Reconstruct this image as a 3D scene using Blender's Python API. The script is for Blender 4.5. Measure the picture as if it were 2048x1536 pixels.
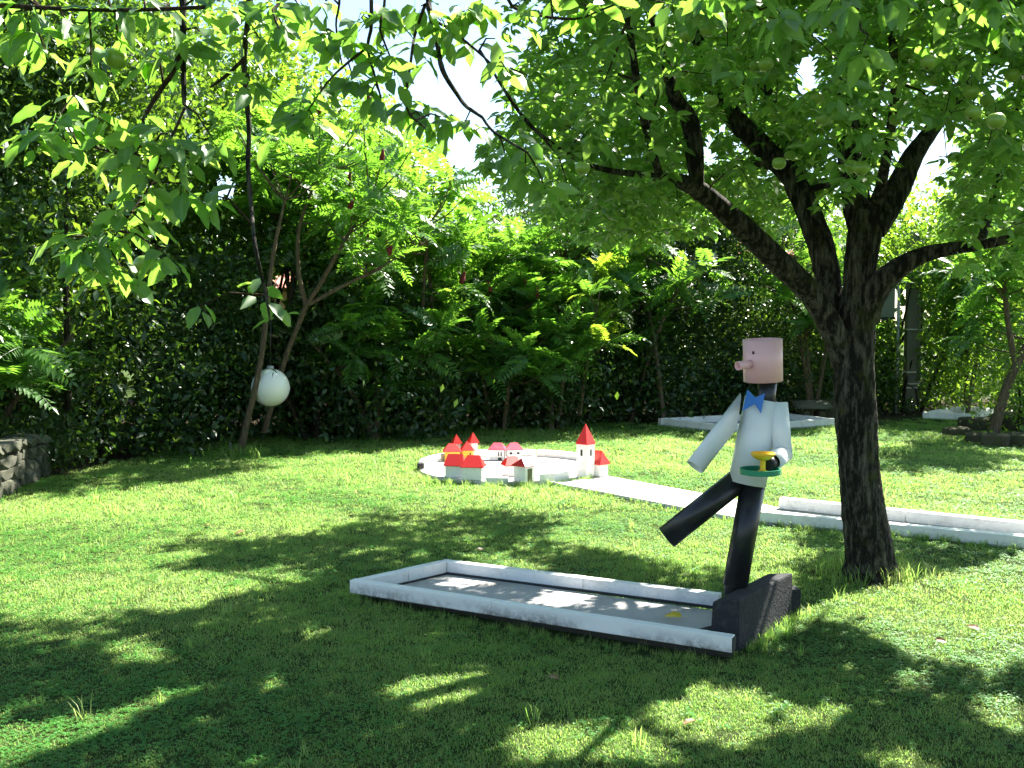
import bpy, math, random
import numpy as np
from mathutils import Matrix, Vector, Euler

random.seed(7)
RNG = np.random.default_rng(11)
for o in list(bpy.data.objects):
    bpy.data.objects.remove(o)
SC = bpy.context.scene
COL = SC.collection
R = math.radians

# ------------------------------------------------------------------ camera, sky, sun, exposure
FPX, CX, CY = 2000.0, 1024.0, 768.0          # focal length in pixels of a 2048 x 1536 frame
PITCH = math.atan(118.0 / FPX)
CAM_H = 1.7
cam_d = bpy.data.cameras.new('camera')
cam_d.sensor_width = 36.0
cam_d.lens = FPX / 2048.0 * 36.0
cam_d.clip_end = 2000.0
cam_d.clip_start = 0.05
cam = bpy.data.objects.new('camera', cam_d)
cam.location = (0, 0, CAM_H)
cam.rotation_euler = (math.pi / 2 - PITCH, 0, 0)
COL.objects.link(cam)
SC.camera = cam

SUN_EL, SUN_AZ = R(48), R(44)                 # azimuth measured from the view direction towards the right
SUN_DIR = np.array([math.sin(SUN_AZ) * math.cos(SUN_EL), math.cos(SUN_AZ) * math.cos(SUN_EL), math.sin(SUN_EL)])
world = bpy.data.worlds.new('World')
SC.world = world
world.use_nodes = True
wn = world.node_tree
wn.nodes.clear()
sky = wn.nodes.new('ShaderNodeTexSky')
sky.sky_type = 'NISHITA'
sky.sun_disc = False
sky.sun_elevation = SUN_EL
sky.sun_rotation = SUN_AZ
sky.dust_density = 0.6
sky.air_density = 1.0
bg = wn.nodes.new('ShaderNodeBackground')
bg.inputs['Strength'].default_value = 0.055
wo = wn.nodes.new('ShaderNodeOutputWorld')
wn.links.new(sky.outputs[0], bg.inputs['Color'])
wn.links.new(bg.outputs[0], wo.inputs['Surface'])

sun_d = bpy.data.lights.new('sun', 'SUN')
sun_d.energy = 5.0
sun_d.angle = R(0.53)
sun_d.color = (1.0, 0.95, 0.86)
sun = bpy.data.objects.new('sun', sun_d)
sun.rotation_euler = Vector((-SUN_DIR[0], -SUN_DIR[1], -SUN_DIR[2])).to_track_quat('-Z', 'Y').to_euler()
sun.location = (8, 10, 20)
COL.objects.link(sun)

SC.view_settings.view_transform = 'Standard'
SC.view_settings.look = 'None'
SC.view_settings.gamma = 1.0
SC.view_settings.use_curve_mapping = False
SC.view_settings.exposure = 2.5
SC.render.engine = 'CYCLES'
SC.cycles.use_denoising = True
SC.cycles.use_adaptive_sampling = True
SC.cycles.adaptive_threshold = 0.02
SC.cycles.max_bounces = 5
SC.cycles.diffuse_bounces = 3
SC.cycles.transmission_bounces = 4
SC.cycles.transparent_max_bounces = 8
SC.cycles.sample_clamp_indirect = 6.0

# ------------------------------------------------------------------ picture <-> place
SP, CP = math.sin(PITCH), math.cos(PITCH)

def ray(x, y):
    u, v = (x - CX) / FPX, (CY - y) / FPX
    return np.array([u, CP + v * SP, -SP + v * CP])

def P(x, y, Y):
    """point of the place at depth Y that lies under pixel x, y of the photograph"""
    d = ray(x, y)
    return np.array([0, 0, CAM_H]) + d * (Y / d[1])

def G(x, y, z=0.0):
    """point of the plane at height z under pixel x, y"""
    d = ray(x, y)
    return np.array([0, 0, CAM_H]) + d * ((z - CAM_H) / d[2])

def project(p):
    p = np.asarray(p, float).reshape(-1, 3) - np.array([0, 0, CAM_H])
    depth = p[:, 1] * CP - p[:, 2] * SP
    up = p[:, 1] * SP + p[:, 2] * CP
    dd = np.where(depth > 0.05, depth, 0.05)
    return np.stack([CX + FPX * p[:, 0] / dd, CY - FPX * up / dd], 1), depth

def inside(pts, poly):
    x, y = pts[:, 0], pts[:, 1]
    res = np.zeros(len(pts), bool)
    n = len(poly)
    for i in range(n):
        x1, y1 = poly[i]
        x2, y2 = poly[(i + 1) % n]
        c = ((y1 > y) != (y2 > y))
        with np.errstate(divide='ignore', invalid='ignore'):
            xi = (x2 - x1) * (y - y1) / (y2 - y1 + 1e-12) + x1
        res ^= c & (x < xi)
    return res

def unit(v):
    v = np.asarray(v, float)
    return v / (np.linalg.norm(v, axis=-1, keepdims=True) + 1e-12)

# ------------------------------------------------------------------ materials
MATS = {}

def new_mat(name):
    m = bpy.data.materials.new(name)
    m.use_nodes = True
    nt = m.node_tree
    nt.nodes.clear()
    out = nt.nodes.new('ShaderNodeOutputMaterial')
    MATS[name] = m
    return m, nt, out

def N(nt, kind, **kw):
    n = nt.nodes.new(kind)
    for k, v in kw.items():
        if k in n.inputs:
            n.inputs[k].default_value = v
        else:
            setattr(n, k, v)
    return n

def ramp(nt, fac, stops):
    r = nt.nodes.new('ShaderNodeValToRGB')
    els = r.color_ramp.elements
    while len(els) < len(stops):
        els.new(0.5)
    for e, (pos, c) in zip(els, stops):
        e.position = pos
        e.color = (c[0], c[1], c[2], 1)
    nt.links.new(fac, r.inputs[0])
    return r

def noise(nt, scale, detail=4, rough=0.6, stretch=None):
    tc = nt.nodes.new('ShaderNodeTexCoord')
    src = tc.outputs['Object']
    if stretch:
        mp = nt.nodes.new('ShaderNodeMapping')
        mp.inputs['Scale'].default_value = stretch
        nt.links.new(src, mp.inputs['Vector'])
        src = mp.outputs[0]
    n = N(nt, 'ShaderNodeTexNoise', Scale=scale, Detail=detail, Roughness=rough)
    nt.links.new(src, n.inputs['Vector'])
    return n.outputs[0]

def mix_col(nt, fac, a, b):
    m = nt.nodes.new('ShaderNodeMix')
    m.data_type = 'RGBA'
    for s, v in ((0, fac), (6, a), (7, b)):
        if hasattr(v, 'links'):
            nt.links.new(v, m.inputs[s])
        elif isinstance(v, (int, float)):
            m.inputs[s].default_value = v
        else:
            m.inputs[s].default_value = (*v, 1)
    return m.outputs[2]

def bump(nt, h, strength, dist):
    b = N(nt, 'ShaderNodeBump', Strength=strength, Distance=dist)
    nt.links.new(h, b.inputs['Height'])
    return b.outputs[0]

def mat_solid(name, base, dirt=(0.15, 0.14, 0.11), amount=0.35, rough=0.5, scale=9.0, spec=0.4, bump_s=0.15, fine=90.0, sharp=(0.50, 0.78)):
    """painted or cast surface: a base colour with worn, dirty patches and a fine relief"""
    m, nt, out = new_mat(name)
    n1 = noise(nt, scale, 6, 0.7)
    r1 = ramp(nt, n1, [(sharp[0], (0, 0, 0)), (sharp[1], (amount, amount, amount))])
    n2 = noise(nt, scale * 0.35, 3, 0.5)
    b2 = tuple(c * 0.86 for c in base)
    tone = mix_col(nt, n2, base, b2)
    col = mix_col(nt, r1.outputs[0], tone, dirt)
    p = N(nt, 'ShaderNodeBsdfPrincipled', Roughness=rough)
    p.inputs['Specular IOR Level'].default_value = spec
    nt.links.new(col, p.inputs['Base Color'])
    nt.links.new(bump(nt, noise(nt, fine, 4, 0.6), bump_s, 0.01), p.inputs['Normal'])
    nt.links.new(p.outputs[0], out.inputs[0])
    return m

def mat_leaf(name, cols, trans, mixf=0.45, rough=0.42, spec=0.5, under=0.0, patchy=None):
    """leaf: reflecting front, light shining through, each leaf its own shade"""
    m, nt, out = new_mat(name)
    at = N(nt, 'ShaderNodeAttribute', attribute_name='vary')
    oi = nt.nodes.new('ShaderNodeObjectInfo')
    ad = N(nt, 'ShaderNodeMath', operation='ADD')
    nt.links.new(at.outputs['Fac'], ad.inputs[0])
    nt.links.new(oi.outputs['Random'], ad.inputs[1])
    fr = N(nt, 'ShaderNodeMath', operation='FRACT')
    nt.links.new(ad.outputs[0], fr.inputs[0])
    k = len(cols) - 1
    c1 = ramp(nt, fr.outputs[0], [(i / k, c) for i, c in enumerate(cols)])
    c2 = ramp(nt, fr.outputs[0], [(i / (len(trans) - 1), c) for i, c in enumerate(trans)])
    if patchy:                                       # drier and lusher patches of the lawn
        n0 = N(nt, 'ShaderNodeTexNoise', Scale=1.1, Detail=5, Roughness=0.65)
        g0 = nt.nodes.new('ShaderNodeNewGeometry')
        nt.links.new(g0.outputs['Position'], n0.inputs['Vector'])
        pf = ramp(nt, n0.outputs[0], [(0.42, (0, 0, 0)), (0.72, (0.75, 0.75, 0.75))]).outputs[0]
        class _O: pass
        o1, o2 = _O(), _O()
        o1.outputs = [mix_col(nt, pf, c1.outputs[0], patchy[0])]
        o2.outputs = [mix_col(nt, pf, c2.outputs[0], patchy[1])]
        c1, c2 = o1, o2
    p = N(nt, 'ShaderNodeBsdfPrincipled', Roughness=rough)
    p.inputs['Specular IOR Level'].default_value = spec
    rib = N(nt, 'ShaderNodeAttribute', attribute_name='rib')
    geo = nt.nodes.new('ShaderNodeNewGeometry')
    pale = mix_col(nt, geo.outputs['Backfacing'], c1.outputs[0], tuple(q + 0.05 * under for q in cols[-1]))
    c1c = mix_col(nt, rib.outputs['Fac'], pale, tuple(min(1, 1.6 * q + 0.06) for q in cols[-1]))
    nt.links.new(c1c, p.inputs['Base Color'])
    t = nt.nodes.new('ShaderNodeBsdfTranslucent')
    nt.links.new(c2.outputs[0], t.inputs['Color'])
    mx = N(nt, 'ShaderNodeMixShader')
    mx.inputs[0].default_value = mixf
    nt.links.new(p.outputs[0], mx.inputs[1])
    nt.links.new(t.outputs[0], mx.inputs[2])
    nt.links.new(mx.outputs[0], out.inputs[0])
    return m

def mat_bark(name, dark, light, moss=None, scale=26.0):
    m, nt, out = new_mat(name)
    n1 = noise(nt, scale, 6, 0.72, (1, 1, 0.22))
    c = ramp(nt, n1, [(0.46, dark), (0.74, light)]).outputs[0]
    if moss:
        n2 = noise(nt, 5.5, 5, 0.7)
        r2 = ramp(nt, n2, [(0.56, (0, 0, 0)), (0.70, (0.8, 0.8, 0.8))])
        c = mix_col(nt, r2.outputs[0], c, moss)
    p = N(nt, 'ShaderNodeBsdfPrincipled', Roughness=0.9)
    p.inputs['Specular IOR Level'].default_value = 0.15
    nt.links.new(c, p.inputs['Base Color'])
    nt.links.new(bump(nt, n1, 1.0, 0.05), p.inputs['Normal'])
    nt.links.new(p.outputs[0], out.inputs[0])
    return m

M_white = mat_solid('white_paint', (0.80, 0.80, 0.77), (0.26, 0.24, 0.18), 0.5, 0.5, 9.0, bump_s=0.3)
M_figwhite = mat_solid('white_plastic', (0.80, 0.83, 0.83), (0.45, 0.46, 0.42), 0.18, 0.32, 5.0, bump_s=0.03)
M_pink = mat_solid('pink_plastic', (0.86, 0.49, 0.51), (0.60, 0.33, 0.33), 0.25, 0.38, 8.0, bump_s=0.03)
M_black = mat_solid('black_plastic', (0.016, 0.016, 0.018), (0.06, 0.055, 0.05), 0.5, 0.32, 9.0, bump_s=0.04)
M_eye = mat_solid('eye_paint', (0.10, 0.03, 0.035), (0.1, 0.05, 0.05), 0.3, 0.5)
M_blue = mat_solid('blue_paint', (0.03, 0.18, 0.62), (0.02, 0.10, 0.3), 0.2, 0.4, 8.0, bump_s=0.04)
M_green = mat_solid('green_paint', (0.02, 0.26, 0.13), (0.02, 0.10, 0.06), 0.3, 0.35, 12.0, bump_s=0.04)
M_yellow = mat_solid('yellow_paint', (0.85, 0.50, 0.02), (0.5, 0.28, 0.03), 0.25, 0.4, 12.0, bump_s=0.04)
M_block = mat_solid('charcoal_concrete', (0.030, 0.031, 0.035), (0.09, 0.088, 0.08), 0.6, 0.85, 22.0, 0.2, 0.9, 60.0)
M_floor = mat_solid('grey_concrete', (0.43, 0.415, 0.40), (0.16, 0.14, 0.11), 0.5, 0.85, 5.0, 0.2, 0.35, 120.0)
M_slab = mat_solid('pale_concrete', (0.66, 0.63, 0.59), (0.34, 0.31, 0.26), 0.45, 0.85, 4.0, 0.2, 0.3, 110.0)
M_footing = mat_solid('dark_concrete', (0.06, 0.055, 0.045), (0.03, 0.035, 0.02), 0.6, 0.9, 14.0, 0.1, 0.6, 60.0)
M_red = mat_solid('red_roof_paint', (0.68, 0.025, 0.02), (0.35, 0.03, 0.03), 0.35, 0.4, 10.0, bump_s=0.1)
M_rose = mat_solid('faded_red_roof_paint', (0.62, 0.06, 0.10), (0.6, 0.3, 0.3), 0.35, 0.4, 10.0, bump_s=0.1)
M_ochre = mat_solid('ochre_wall_paint', (0.80, 0.44, 0.04), (0.5, 0.3, 0.08), 0.3, 0.6, 10.0)
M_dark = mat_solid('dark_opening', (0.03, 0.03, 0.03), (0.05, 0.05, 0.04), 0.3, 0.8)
M_olive = mat_solid('olive_opening', (0.12, 0.13, 0.05), (0.05, 0.05, 0.03), 0.5, 0.8)
M_stone = mat_solid('wall_stone', (0.10, 0.098, 0.08), (0.07, 0.08, 0.04), 0.8, 0.9, 9.0, 0.15, 0.9, 40.0, (0.40, 0.65))
M_mortar = mat_solid('old_mortar', (0.10, 0.09, 0.07), (0.05, 0.06, 0.03), 0.7, 0.95, 9.0, 0.1, 0.9, 40.0)
M_rock = mat_solid('mossy_rock', (0.085, 0.072, 0.055), (0.05, 0.07, 0.02), 0.8, 0.95, 8.0, 0.1, 0.9, 30.0, (0.42, 0.62))
M_pole = mat_solid('weathered_concrete', (0.24, 0.23, 0.19), (0.12, 0.12, 0.09), 0.5, 0.9, 3.0, 0.1, 0.5, 40.0)
M_steel = mat_solid('galvanised_steel', (0.35, 0.36, 0.36), (0.15, 0.14, 0.12), 0.4, 0.5, 6.0)
M_board = mat_solid('grey_green_board', (0.16, 0.18, 0.14), (0.08, 0.09, 0.06), 0.5, 0.7, 4.0)
M_globe = mat_solid('globe_plastic', (0.82, 0.82, 0.80), (0.5, 0.5, 0.45), 0.25, 0.25, 4.0, 0.5, 0.02)
M_tile = mat_solid('terracotta_tile', (0.42, 0.16, 0.11), (0.30, 0.22, 0.18), 0.6, 0.85, 6.0)
M_plaster = mat_solid('ochre_plaster', (0.55, 0.34, 0.18), (0.4, 0.28, 0.16), 0.4, 0.9, 3.0)
M_bark = mat_bark('apple_bark', (0.012, 0.011, 0.009), (0.20, 0.18, 0.14), (0.05, 0.06, 0.010))
M_twig = mat_bark('twig_bark', (0.05, 0.035, 0.02), (0.16, 0.115, 0.07), None, 60.0)
M_sbark = mat_bark('sumac_bark', (0.10, 0.075, 0.05), (0.26, 0.20, 0.13), None, 40.0)
M_dbark = mat_bark('dark_bark', (0.025, 0.02, 0.015), (0.09, 0.075, 0.055), None, 30.0)
M_cone = mat_solid('sumac_fruit', (0.16, 0.02, 0.02), (0.05, 0.01, 0.01), 0.7, 0.9, 60.0)
M_apple = mat_solid('apple_skin', (0.20, 0.33, 0.035), (0.28, 0.34, 0.05), 0.5, 0.33, 12.0, 0.5, 0.02)
M_apple_b = mat_solid('apple_blossom_end', (0.05, 0.035, 0.015), (0.02, 0.02, 0.01), 0.3, 0.9)
M_deadleaf = mat_leaf('dead_leaf', [(0.16, 0.08, 0.035), (0.22, 0.13, 0.06)], [(0.2, 0.1, 0.03), (0.2, 0.12, 0.04)], 0.2)
M_yelleaf = mat_leaf('yellow_leaf', [(0.7, 0.5, 0.03), (0.7, 0.5, 0.03)], [(0.7, 0.5, 0.03), (0.7, 0.5, 0.03)], 0.3)

L_apple = mat_leaf('apple_leaf', [(0.045, 0.105, 0.022), (0.070, 0.150, 0.030), (0.085, 0.165, 0.040), (0.055, 0.12, 0.03)],
                   [(0.19, 0.45, 0.04), (0.27, 0.56, 0.06), (0.38, 0.64, 0.08), (0.23, 0.49, 0.05)], 0.48, 0.40, 0.55, 0.7)
L_sumac = mat_leaf('sumac_leaf', [(0.045, 0.12, 0.022), (0.065, 0.16, 0.025), (0.055, 0.135, 0.03)],
                   [(0.18, 0.44, 0.03), (0.27, 0.54, 0.04), (0.20, 0.46, 0.04)], 0.45, 0.40, 0.5)
L_young = mat_leaf('young_sumac_leaf', [(0.09, 0.17, 0.02), (0.11, 0.19, 0.025)], [(0.34, 0.54, 0.03), (0.40, 0.58, 0.04)], 0.5)
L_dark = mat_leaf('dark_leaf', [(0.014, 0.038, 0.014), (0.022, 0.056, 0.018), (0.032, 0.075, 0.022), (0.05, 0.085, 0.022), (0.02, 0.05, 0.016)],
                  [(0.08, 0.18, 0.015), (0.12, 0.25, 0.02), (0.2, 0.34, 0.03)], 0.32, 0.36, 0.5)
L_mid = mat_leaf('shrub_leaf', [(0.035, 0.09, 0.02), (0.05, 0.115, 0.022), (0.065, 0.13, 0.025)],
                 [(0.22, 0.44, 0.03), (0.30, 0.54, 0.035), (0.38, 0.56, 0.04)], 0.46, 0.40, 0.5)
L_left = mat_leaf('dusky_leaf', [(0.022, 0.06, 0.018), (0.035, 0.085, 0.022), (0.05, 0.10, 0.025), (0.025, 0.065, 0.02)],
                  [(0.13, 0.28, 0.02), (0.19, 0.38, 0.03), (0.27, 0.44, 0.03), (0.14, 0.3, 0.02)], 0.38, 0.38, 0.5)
L_grass = mat_leaf('grass_blade', [(0.085, 0.235, 0.036), (0.11, 0.275, 0.045), (0.15, 0.295, 0.06), (0.21, 0.285, 0.085)],
                   [(0.30, 0.66, 0.08), (0.38, 0.74, 0.10), (0.47, 0.75, 0.13), (0.48, 0.60, 0.17)], 0.48, 0.5, 0.3, 0.0, ((0.20, 0.255, 0.085), (0.52, 0.62, 0.19)))
L_clover = mat_leaf('clover_leaf', [(0.05, 0.17, 0.03), (0.065, 0.21, 0.04)], [(0.24, 0.54, 0.06), (0.30, 0.60, 0.08)], 0.42, 0.5, 0.3)

def mat_ground():
    m, nt, out = new_mat('lawn_soil')
    n1 = noise(nt, 6.0, 6, 0.7)
    c = ramp(nt, n1, [(0.35, (0.030, 0.045, 0.012)), (0.55, (0.050, 0.085, 0.018)), (0.75, (0.085, 0.080, 0.030))]).outputs[0]
    # bare, leaf-littered earth beyond the mown part
    at = N(nt, 'ShaderNodeAttribute', attribute_name='bare')
    n2 = noise(nt, 30.0, 5, 0.7)
    litter = ramp(nt, n2, [(0.35, (0.022, 0.016, 0.010)), (0.7, (0.075, 0.052, 0.032))]).outputs[0]
    c = mix_col(nt, at.outputs['Fac'], c, litter)
    p = N(nt, 'ShaderNodeBsdfPrincipled', Roughness=0.95)
    p.inputs['Specular IOR Level'].default_value = 0.1
    nt.links.new(c, p.inputs['Base Color'])
    nt.links.new(bump(nt, noise(nt, 45.0, 6, 0.75), 1.0, 0.03), p.inputs['Normal'])
    nt.links.new(p.outputs[0], out.inputs[0])
    return m
M_ground = mat_ground()

def mat_border():
    """white painted plank with black mould creeping up from its lower edge in places"""
    m, nt, out = new_mat('mouldy_white_paint')
    geo = nt.nodes.new('ShaderNodeNewGeometry')
    sep = nt.nodes.new('ShaderNodeSeparateXYZ')
    nt.links.new(geo.outputs['Position'], sep.inputs[0])
    low = N(nt, 'ShaderNodeMapRange')
    nt.links.new(sep.outputs[2], low.inputs[0])
    for i, v in ((1, 0.045), (2, 0.125), (3, 1.0), (4, 0.0)):
        low.inputs[i].default_value = v
    n0 = noise(nt, 1.7, 3, 0.55)
    n1 = noise(nt, 26.0, 6, 0.75)
    patch = ramp(nt, n0, [(0.43, (0, 0, 0)), (0.58, (1, 1, 1))]).outputs[0]
    mu = N(nt, 'ShaderNodeMath', operation='MULTIPLY')
    nt.links.new(low.outputs[0], mu.inputs[0])
    nt.links.new(patch, mu.inputs[1])
    mu2 = N(nt, 'ShaderNodeMath', operation='MULTIPLY')
    nt.links.new(mu.outputs[0], mu2.inputs[0])
    sp = ramp(nt, n1, [(0.34, (0.15, 0.15, 0.15)), (0.60, (1, 1, 1))]).outputs[0]
    nt.links.new(sp, mu2.inputs[1])
    base = mix_col(nt, noise(nt, 3.0, 4, 0.6), (0.82, 0.82, 0.80), (0.70, 0.69, 0.66))
    c = mix_col(nt, mu2.outputs[0], base, (0.035, 0.032, 0.028))
    p = N(nt, 'ShaderNodeBsdfPrincipled', Roughness=0.5)
    p.inputs['Specular IOR Level'].default_value = 0.35
    nt.links.new(c, p.inputs['Base Color'])
    nt.links.new(bump(nt, noise(nt, 80.0, 4, 0.6), 0.2, 0.008), p.inputs['Normal'])
    nt.links.new(p.outputs[0], out.inputs[0])
    return m
M_border = mat_border()

# ------------------------------------------------------------------ object helpers
def set_props(o, label=None, cat=None, group=None, kind=None):
    if label: o['label'] = label
    if cat: o['category'] = cat
    if group: o['group'] = group
    if kind: o['kind'] = kind
    return o

def thing(name, label, cat, loc, group=None):
    o = bpy.data.objects.new(name, None)
    o.empty_display_size = 0.2
    o.location = tuple(float(c) for c in loc)
    COL.objects.link(o)
    return set_props(o, label, cat, group)

def adopt(o, parent):
    """parent while keeping coordinates of the place (things are never rotated Empties)"""
    o.parent = parent
    if parent.type == 'EMPTY':
        o.matrix_parent_inverse = Matrix.Translation(-Vector(parent.location))

def mesh_np(name, V, F, mat, vary=None, smooth=False):
    """fast mesh from arrays; F is (n,3) or (n,4)"""
    V = np.ascontiguousarray(V, dtype=np.float32)
    F = np.ascontiguousarray(F, dtype=np.int32)
    me = bpy.data.meshes.new(name)
    k = F.shape[1]
    me.vertices.add(len(V))
    me.vertices.foreach_set('co', V.ravel())
    me.loops.add(F.size)
    me.loops.foreach_set('vertex_index', F.ravel())
    me.polygons.add(len(F))
    me.polygons.foreach_set('loop_start', np.arange(0, F.size, k, dtype=np.int32))
    me.polygons.foreach_set('loop_total', np.full(len(F), k, dtype=np.int32))
    if smooth:
        me.polygons.foreach_set('use_smooth', np.ones(len(F), bool))
    if vary is not None:
        a = me.attributes.new('vary', 'FLOAT', 'POINT')
        a.data.foreach_set('value', np.ascontiguousarray(vary, dtype=np.float32))
    me.materials.append(mat)
    me.update()
    me.validate()
    return me

def link(name, me, parent=None, kind=None):
    o = bpy.data.objects.new(name, me)
    COL.objects.link(o)
    if parent is not None:
        adopt(o, parent)
    if kind:
        o['kind'] = kind
    return o

class MB:
    """small hand-built mesh"""
    def __init__(self):
        self.v, self.f, self.s = [], [], []
    def add(self, verts, faces, smooth=False):
        b = len(self.v)
        self.v += [tuple(float(c) for c in p) for p in verts]
        self.f += [tuple(b + i for i in f) for f in faces]
        self.s += [smooth] * len(faces)
        return self
    def prism(self, poly, z0, z1):
        n = len(poly)
        vs = [(p[0], p[1], z0) for p in poly] + [(p[0], p[1], z1) for p in poly]
        fs = [tuple(range(n))[::-1], tuple(range(n, 2 * n))] + [(i, (i + 1) % n, n + (i + 1) % n, n + i) for i in range(n)]
        return self.add(vs, fs)
    def hexa(self, b, t):
        vs = list(b) + list(t)
        return self.add(vs, [(3, 2, 1, 0), (4, 5, 6, 7), (0, 1, 5, 4), (1, 2, 6, 5), (2, 3, 7, 6), (3, 0, 4, 7)])
    def bar(self, p0, p1, w, z0, z1, side=0.0):
        """plank along p0-p1; side shifts it across (+ to the left of the run)"""
        p0, p1 = np.array(p0[:2], float), np.array(p1[:2], float)
        d = unit(p1 - p0)
        n = np.array([-d[1], d[0]])
        a, b = n * (side - w / 2), n * (side + w / 2)
        return self.prism([p0 + a, p1 + a, p1 + b, p0 + b], z0, z1)
    def build(self, name, mat, parent=None, bevel=0.0, kind=None, seg=2):
        me = bpy.data.meshes.new(name)
        me.from_pydata(self.v, [], self.f)
        me.polygons.foreach_set('use_smooth', self.s)
        me.materials.append(mat)
        me.update()
        if bevel:
            import bmesh
            bm = bmesh.new()
            bm.from_mesh(me)
            bmesh.ops.recalc_face_normals(bm, faces=bm.faces)
            bmesh.ops.bevel(bm, geom=bm.edges[:], offset=bevel, segments=seg, affect='EDGES', profile=0.6)
            bm.to_mesh(me)
            bm.free()
        return link(name, me, parent, kind)

def frame_of(d):
    d = unit(d)
    a = np.array([0, 0, 1.0]) if abs(d[2]) < 0.9 else np.array([1.0, 0, 0])
    s = unit(np.cross(d, a))
    return d, s, np.cross(s, d)

def resample(path, rad, step):
    path = np.asarray(path, float)
    rad = np.asarray(rad, float)
    # Catmull-Rom through the given points
    out, ro = [], []
    n = len(path)
    for i in range(n - 1):
        p0, p1, p2, p3 = path[max(i - 1, 0)], path[i], path[i + 1], path[min(i + 2, n - 1)]
        k = max(1, int(np.linalg.norm(p2 - p1) / step))
        for j in range(k):
            t = j / k
            out.append(0.5 * ((2 * p1) + (-p0 + p2) * t + (2 * p0 - 5 * p1 + 4 * p2 - p3) * t * t + (-p0 + 3 * p1 - 3 * p2 + p3) * t ** 3))
            ro.append(rad[i] * (1 - t) + rad[i + 1] * t)
    out.append(path[-1])
    ro.append(rad[-1])
    return np.array(out), np.array(ro)

def tube(path, rad, sides=8, rough=0.0, rng=RNG, cap=True):
    """verts, quads of a tapered tube"""
    path = np.asarray(path, float)
    n = len(path)
    T = unit(np.gradient(path, axis=0)) if n > 2 else unit(np.repeat((path[1] - path[0])[None], n, 0))
    _, s, u = frame_of(T[0])
    V = []
    ang = np.arange(sides) / sides * 2 * math.pi
    ph = rng.random(8) * 6.28
    for i in range(n):
        s = unit(s - T[i] * np.dot(s, T[i]))
        u = np.cross(s, T[i])
        rr = rad[i]
        if rough:
            h = i * 0.21
            ridge = (np.sin(ang * 7 + ph[0] + 0.5 * math.sin(h)) * 0.45 + np.sin(ang * 3 + ph[1] + h * 0.35) * 0.6
                     + np.sin(ang * 13 + ph[2] + math.sin(h * 1.7 + ph[3])) * 0.3)
            rr = rad[i] * (1 + rough * (ridge + rng.normal(0, 0.45, sides) + 0.5 * math.sin(h * 1.3 + ph[4])))
        V.append(path[i] + np.outer(np.cos(ang) * rr, s) + np.outer(np.sin(ang) * rr, u))
    V = np.concatenate(V)
    i = np.arange(n - 1)[:, None] * sides
    j = np.arange(sides)[None]
    a, b = i + j, i + (j + 1) % sides
    F = np.stack([a, b, b + sides, a + sides], -1).reshape(-1, 4)
    if cap:
        V = np.concatenate([V, path[-1][None], path[:1]])
        e = (n - 1) * sides
        c = len(V) - 2
        caps = [[e + k, e + (k + 1) % sides, c, c] for k in range(sides)] if False else []
        if caps:
            F = np.concatenate([F, caps])
    return V, F

def join(parts):
    V, F, b = [], [], 0
    for v, f in parts:
        V.append(v)
        F.append(f + b)
        b += len(v)
    return np.concatenate(V), np.concatenate(F)

def pipe(p0, p1, r, t=0.006, n0=None, n1=None, sides=40, r1=None):
    """hollow plastic pipe, ends cut along planes with normals n0, n1"""
    p0, p1 = np.array(p0, float), np.array(p1, float)
    d, s, u = frame_of(p1 - p0)
    n0 = d if n0 is None else np.array(n0, float)
    n1 = d if n1 is None else np.array(n1, float)
    r1 = r if r1 is None else r1
    mb = MB()
    rings = []
    for (pt, nn, rad) in ((p0, n0, r), (p1, n1, r1), (p1, n1, r1 - t), (p0, n0, r - t)):
        ring = []
        for k in range(sides):
            a = 2 * math.pi * k / sides
            q = pt + (s * math.cos(a) + u * math.sin(a)) * rad
            q = q + d * (np.dot(pt - q, nn) / np.dot(d, nn))
            ring.append(q)
        rings.append(ring)
    vs = [q for ring in rings for q in ring]
    fs, sm = [], []
    for b in range(4):
        for k in range(sides):
            c, e = b * sides, ((b + 1) % 4) * sides
            fs.append((c + k, c + (k + 1) % sides, e + (k + 1) % sides, e + k))
            sm.append(b in (0, 2))
    mb.add(vs, fs)
    mb.s = sm
    return mb

def lathe(c, prof, sides=32, smooth=True):
    """profile of (radius, z) pairs turned about the vertical through c"""
    mb = MB()
    vs = []
    for (r, z) in prof:
        for k in range(sides):
            a = 2 * math.pi * k / sides
            vs.append((c[0] + r * math.cos(a), c[1] + r * math.sin(a), c[2] + z))
    fs = []
    for i in range(len(prof) - 1):
        for k in range(sides):
            fs.append((i * sides + k, i * sides + (k + 1) % sides, (i + 1) * sides + (k + 1) % sides, (i + 1) * sides + k))
    mb.add(vs, fs, smooth)
    return mb

# ------------------------------------------------------------------ leaves
def leaves_simple(c, d, n, L, W, fold=0.18):
    """folded diamond leaves: 4 verts, 2 triangles each"""
    s = unit(np.cross(d, n))
    n = np.cross(s, d)
    L, W = L[:, None], W[:, None]
    base = c
    tip = c + d * L
    lf = c + d * L * 0.45 + s * W * 0.5 + n * W * fold
    rt = c + d * L * 0.45 - s * W * 0.5 + n * W * fold
    V = np.stack([base, lf, tip, rt], 1).reshape(-1, 3)
    i = np.arange(len(c))[:, None] * 4
    F = np.concatenate([i + np.array([[0, 2, 1]]), i + np.array([[0, 3, 2]])])
    return V, F, 4

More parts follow.
